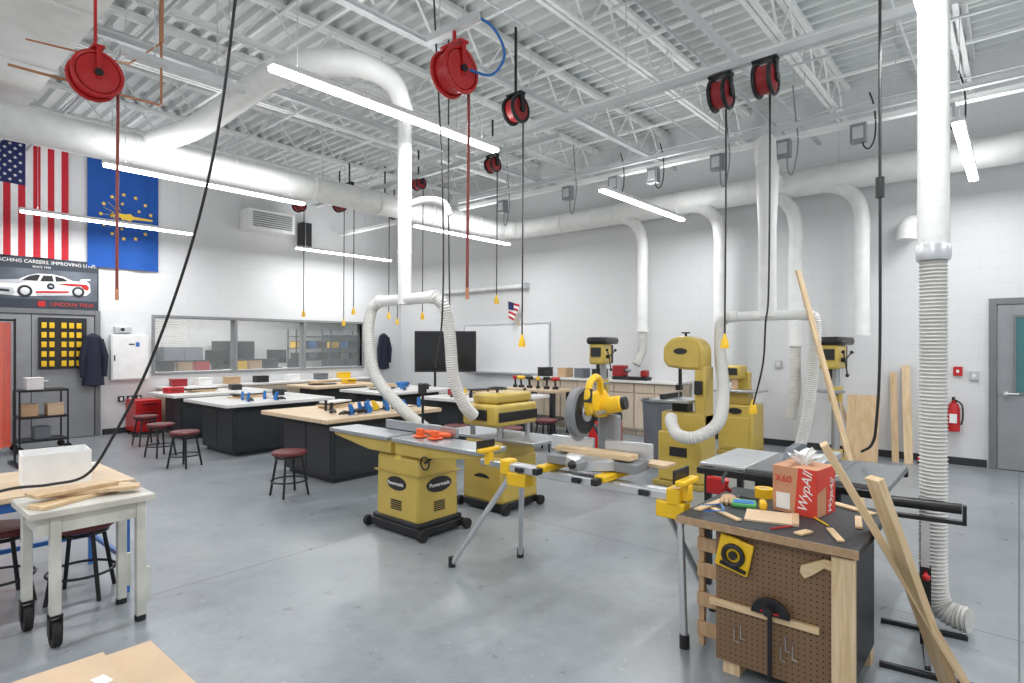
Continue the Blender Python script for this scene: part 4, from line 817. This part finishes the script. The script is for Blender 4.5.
M().cyl((-.01,0,.03),(-.05,0,.03),.02).obj('knob',BLK,q); M().bb((-.014,-.04,.012),(-.011,.04,.02)).obj('red_mark',RED,q); M().bb((-.012,-.009,-.3),(-.002,.009,.0)).obj('guide_bar',BLKM,q)
q=T('push_stick','wooden push stick hanging on the pegboard','push stick',(2.815,.66,.62))
M().prism([(.08,-.03),(.075,.0),(-.02,.05),(-.07,.045),(-.085,.02),(-.06,.0),(-.02,.01),(.03,-.035),(.06,-.055)],(0,0,0),(0,1,0),(0,0,1),.018).obj('handle',PINEY,q,.003)
for (y,z) in ((1.0,.24),(1.03,.22),(.8,.25),(.77,.22),(.82,.2)):
    q=T('hex_key','small steel hex key hanging on a pegboard hook','hex key',(2.83,y,z)); M().tube([(0,0,.03),(-.012,0,.03),(-.012,0,-.03)],.0025,6).obj('shaft',STL,q); M().tube([(-.012,0,-.03),(-.012,-.02,-.035)],.0025,6).obj('short_arm',STL,q)
# items on bench
q=T('wiper_box','red and brown cardboard box of shop wipes on the bench','box',(3.27,.84,ZW),-8)
M().bb((-.11,-.11,0),(.11,.11,.235)).obj('carton',mat('carton_brown',(.58,.29,.16),.6),q,.003)
M().prism([(-.11,.0),(.0,.0),(-.02,.235),(-.11,.235)],(-.1105,0,0),(0,1,0),(0,0,1),-.0015).obj('red_panel',BOXR,q); M().prism([(-.11,.12),(.11,.17),(.11,.235),(-.11,.235)],(0,-.1105,0),(1,0,0),(0,0,1),.0015).obj('red_panel',BOXR,q)
M().bb((-.0,-.112,.0),(.11,-.1108,.15)).obj('red_panel',BOXR,q)
text(q,'lettering','WypAll',.066,(-.1135,-.055,.12),(R(90),R(-82),R(-90)),PAPER,.001,shear=.3); text(q,'lettering','X60',.05,(-.1125,.055,.17),TW,BOXR,.001)
text(q,'lettering','WypAll',.056,(.05,-.1135,.085),(R(90),R(-80),0),PAPER,.001,shear=.3)
M().bb((-.113,.02,.02),(-.1115,.09,.1)).obj('product_print',PAPER,q)
m=M()
# crumpled tissue: folded sheets fanning out of the box opening
for (aa,tx,ty,hh) in ((0,-.05,.02,.10),(1.1,.03,-.03,.12),(2.2,.05,.03,.09)):
    nn=14; vs=[]
    for j in range(9):
        t=j/8; row=[]
        for i in range(nn+1):
            s_=i/nn-.5; wd=.05+.09*t
            px=s_*wd*math.cos(aa)+tx*t*t+.014*math.sin(i*1.7+aa*3+t*3)*t; py=s_*wd*math.sin(aa)+ty*t*t+.018*math.cos(i*1.9+aa)*t
            row.append(m.bm.verts.new((px,py,.232+hh*(t-.25*t*t)-.03*t*abs(s_)*2+.008*math.sin(i*2.3+t*5))))
        vs.append(row)
    for j in range(8):
        for i in range(nn): m.bm.faces.new((vs[j][i],vs[j][i+1],vs[j+1][i+1],vs[j+1][i]))
m.obj('tissue',PAPER,q,ang=30)
q=T('tape_roll','roll of yellow tape on the bench','tape',(3.41,1.08,ZW)); M().lathe([(.03,0),(.05,0),(.05,.05),(.03,.05),(.03,0)],n=24).obj('roll',YEL2,q); M().lathe([(.026,.002),(.03,.002),(.03,.048),(.026,.048)],n=20).obj('core',CARD,q)
q=T('green_package','small green and blue package on the bench','package',(3.15,1.1,ZW),20); M().bb((-.05,-.06,0),(.05,.06,.025)).obj('packet',GRN,q,.008); M().bb((-.045,-.05,.025),(.02,.05,.027)).obj('label_panel',LBL,q)
q=T('safety_glasses','blue-framed safety glasses on the bench','glasses',(2.98,1.15,ZW),30); M().tube([(-.06,0,.02),(0,.0,.025),(.06,0,.02)],.004,8).tube([(-.06,0,.02),(-.06,.1,.01)],.003,6).tube([(.06,0,.02),(.06,.1,.01)],.003,6).obj('frame',LBL,q); M().bb((-.055,-.004,.005),(-.005,0,.035)).bb((.005,-.004,.005),(.055,0,.035)).isl('lens',GLASS,q)
q=T('paper_pad','tan paper pad lying on the bench','paper pad',(3.02,.92,ZW),15); M().bb((-.1,-.12,0),(.1,.12,.008)).obj('sheets',CARD2,q); M().bb((-.1,-.12,.008),(.1,-.09,.012)).obj('binding',CARD,q)
q=T('glove','tan work glove lying on the bench','glove',(3.2,1.2,ZW),200); M().ball((0,0,.018),.05,(1,.8,.35)).obj('palm',CARD,q)
for k in range(4): M().tube([(.03,-.03+k*.02,.015),(.075,-.035+k*.024,.014),(.1,-.035+k*.025,.01)],[.012,.011,.009],8).obj('finger',CARD,q)
M().tube([(.0,.03,.015),(.03,.06,.012)],[.012,.01],8).obj('thumb',CARD,q)
for (a,b,w) in [((2.84,.58,.756),(3.0,.66,.756),.03),((3.1,.56,.756),(3.3,.6,.756),.03),((2.86,1.02,.756),(2.98,1.2,.756),.03),((2.9,1.25,.756),(3.2,1.22,.756),.04),((2.82,.75,.756),(2.9,.72,.756),.04),((3.4,.55,.756),(3.5,.75,.756),.05)]: board(a,b,w,.01,'thin offcut of pine lying on the bench top')
for (x,y,a,c,l) in [(3.1,.72,40,YEL2,'yellow'),(2.88,.83,-30,RED,'red'),(3.3,1.12,80,BLK,'black')]:
    q=T('pencil',l+' pencil lying on the bench','pencil',(x,y,ZW+.006),a); M().cyl((-.07,0,0),(.06,0,0),.004,n=6).obj('barrel',c,q); M().cyl((.06,0,0),(.075,0,0),.004,.0005,n=6).obj('tip',CARD2,q)
q=T('tape_measure','black and yellow tape measure on the bench','tape measure',(3.14,1.0,ZW),25); M().bb((-.03,-.018,0),(.03,.018,.05)).obj('case',YEL2,q,.012); M().cyl((0,-.02,.025),(0,-.018,.025),.018).obj('face',BLK,q)
q=T('scissor_clamp','black clamp with red handles beside the bench top','clamp',(3.35,1.25,ZW),30); M().tube(cr([(0,0,.02),(.05,.03,.06),(.1,.0,.1)],4),.01).obj('jaw',BLKM,q); M().tube(cr([(0,0,.02),(-.05,.03,.05),(-.09,.03,.1)],4),.013).obj('handle',RED,q)
# planks
board((3.2,.10,.01),(3.02,.69,1.14),.1,.034,'long pine plank leaning on the bench edge')
board((3.24,.21,.01),(2.92,.47,1.03),.075,.034,'second pine plank leaning beside the bench')
board((6.35,1.1,.01),(6.79,1.8,2.4),.06,.025,'very long thin pine plank leaning on the hose tee')
board((9.5,1.72,.01),(9.79,2.42,2.1),.05,.025,'long pine plank leaning against the wall')
o=M().bb((0,-.2,0),(.02,.2,.92)).obj('plywood_sheet',PLY,label='square plywood sheet leaning on the wall',cat='board'); o.location=(9.3,1.66,.0); o.rotation_euler=(0,R(14),0)
o=M().bb((0,-.05,0),(.02,.05,1.35)).obj('plywood_strip',PINE,label='narrow plywood strip leaning on the wall',cat='board'); o.location=(9.5,1.13,0); o.rotation_euler=(R(-3),R(13),0)
o=M().bb((0,-.04,0),(.02,.04,1.25)).obj('plywood_strip',PLY,label='narrow tan board leaning on the wall',cat='board'); o.location=(9.5,1.28,0); o.rotation_euler=(R(-3),R(13),0)
o=T('push_broom','push broom with wooden handle leaning on the wall','broom',(9.6,.92,0)); M().bb((-.04,-.12,.05),(.04,.12,.09)).obj('broom_head',RED,o); M().bb((-.035,-.115,0),(.035,.115,.05)).obj('bristles',BLK,o); M().cyl((0,0,.08),(.2,.05,1.35),.012).obj('handle',PINE,o)
# ------------------------------------------------------------------ left cart
CT=mat('cart_top',(.56,.54,.49),.5,v=.15); CP=mat('cart_paint',(.60,.60,.55),.5,v=.15)
o=T('steel_work_cart','white steel work cart with square legs and black casters','cart')
M().bb((.66,3.82,.695),(1.24,4.28,.735)).obj('top',CT,o,.006)
for (x,y) in ((.78,3.88),(1.18,3.88),(.72,4.22),(1.18,4.22)):
    M().bb((x-.024,y-.024,.16 if x<1 else .03),(x+.024,y+.024,.695)).obj('leg',CP,o,.004)
    if x<1 : M().cyl((x-.02,y,.068),(x+.02,y,.068),.068,n=24).obj('caster',RUB,o); M().bb((x-.03,y-.025,.055),(x-.022,y+.03,.17)).bb((x+.022,y-.025,.055),(x+.03,y+.03,.17)).bb((x-.03,y-.03,.155),(x+.03,y+.03,.17)).obj('caster_fork',BLKM,o)
    else: M().cyl((x,y,0),(x,y,.03),.03,n=14).obj('foot',BLK,o); M().bb((x+.024,y-.015,.1),(x+.05,y+.015,.3)).obj('leg_extension',CP,o)
M().bb((.7,3.87,.60),(1.2,3.89,.69)).bb((.7,4.21,.60),(1.2,4.23,.69)).bb((.71,3.89,.60),(.73,4.21,.69)).bb((1.17,3.89,.60),(1.19,4.21,.69)).obj('apron',CP,o)
q=T('white_carton','open white cardboard carton on the blue-framed table','box',(.93,4.62,.735),-6)
M().bb((-.17,-.14,0),(.17,.14,.012)).bb((-.17,-.14,.012),(-.164,.14,.2)).bb((.164,-.14,.012),(.17,.14,.2)).bb((-.164,-.14,.012),(.164,-.134,.2)).bb((-.164,.134,.012),(.164,.14,.2)).obj('carton',PAPER,q)
for k,(a,b,w) in enumerate([((.7,3.9,.746),(1.2,4.15,.746),.12),((.75,4.1,.767),(1.2,3.95,.767),.1),((.8,4.22,.746),(1.2,4.26,.746),.06),((.7,4.02,.788),(1.1,4.09,.788),.14)]): board(a,b,w,.02,'loose thin pine board on the cart',[PINEY,PLY][k%2])
board((1.0,4.9,.747),(1.2,5.1,.747),.16,.02,'loose board on the blue-framed table',PAPER)
o=T('blue_frame_table','workshop table with pale top and blue steel frame','table')
M().bb((-.5,4.33,.7),(1.29,5.2,.735)).obj('top',MAPLE,o,.005)
for (x,y) in ((1.25,4.38),(1.25,5.15),(-.45,4.38),(-.45,5.15)): M().bb((x-.018,y-.018,0),(x+.018,y+.018,.7)).obj('leg',BLU,o)
M().bb((-.45,5.14,.2),(1.25,5.16,.23)).bb((1.24,4.4,.2),(1.26,5.13,.23)).bb((-.46,4.4,.2),(-.44,5.13,.23)).bb((-.45,4.37,.64),(1.25,4.39,.7)).obj('rail',BLU,o)
# cardboard stacks
for k in range(8):
    dx,dy=(rnd.uniform(-.02,.0),rnd.uniform(-.02,.0)) if k<7 else (0,0); z=k*.03
    M().bb((-.3,2.1,z),(.79+dx,3.08+dy,z+.028)).obj('cardboard_sheet',CARD2 if k%2 else CARD,label='flat tan cardboard sheet in a low stack on the floor',cat='cardboard',group='flattened cardboard stack')
for k in range(7):
    dx,dy=(rnd.uniform(-.01,.0),rnd.uniform(-.02,.0)) if k<6 else (0,0); z=k*.03
    M().bb((.795,2.2,z),(.985+dx,3.1+dy,z+.028)).obj('cardboard_strip',CARD if k%2 else CARD2,label='narrow tan cardboard piece in a low stack on the floor',cat='cardboard',group='narrow cardboard stack')
M().box((.72,2.82,.2395),(.05,.08,.002),(0,0,10)).obj('shipping_label',PAPER,label='white paper label lying on the cardboard stack',cat='label')
# ------------------------------------------------------------------ world + camera
W=bpy.data.worlds.new('world'); S.world=W; W.use_nodes=True; W.node_tree.nodes['Background'].inputs[0].default_value=(.96,.98,1,1); W.node_tree.nodes['Background'].inputs[1].default_value=.76
cam=bpy.data.cameras.new('camera'); co=bpy.data.objects.new('camera',cam); COL.objects.link(co); S.camera=co
co.location=(0,0,1.6); co.rotation_euler=(R(90),0,-math.atan2(.757,.653)); cam.sensor_width=36; cam.lens=588/1024*36; cam.shift_y=.0034; cam.clip_start=.05
S.view_settings.view_transform='Standard'
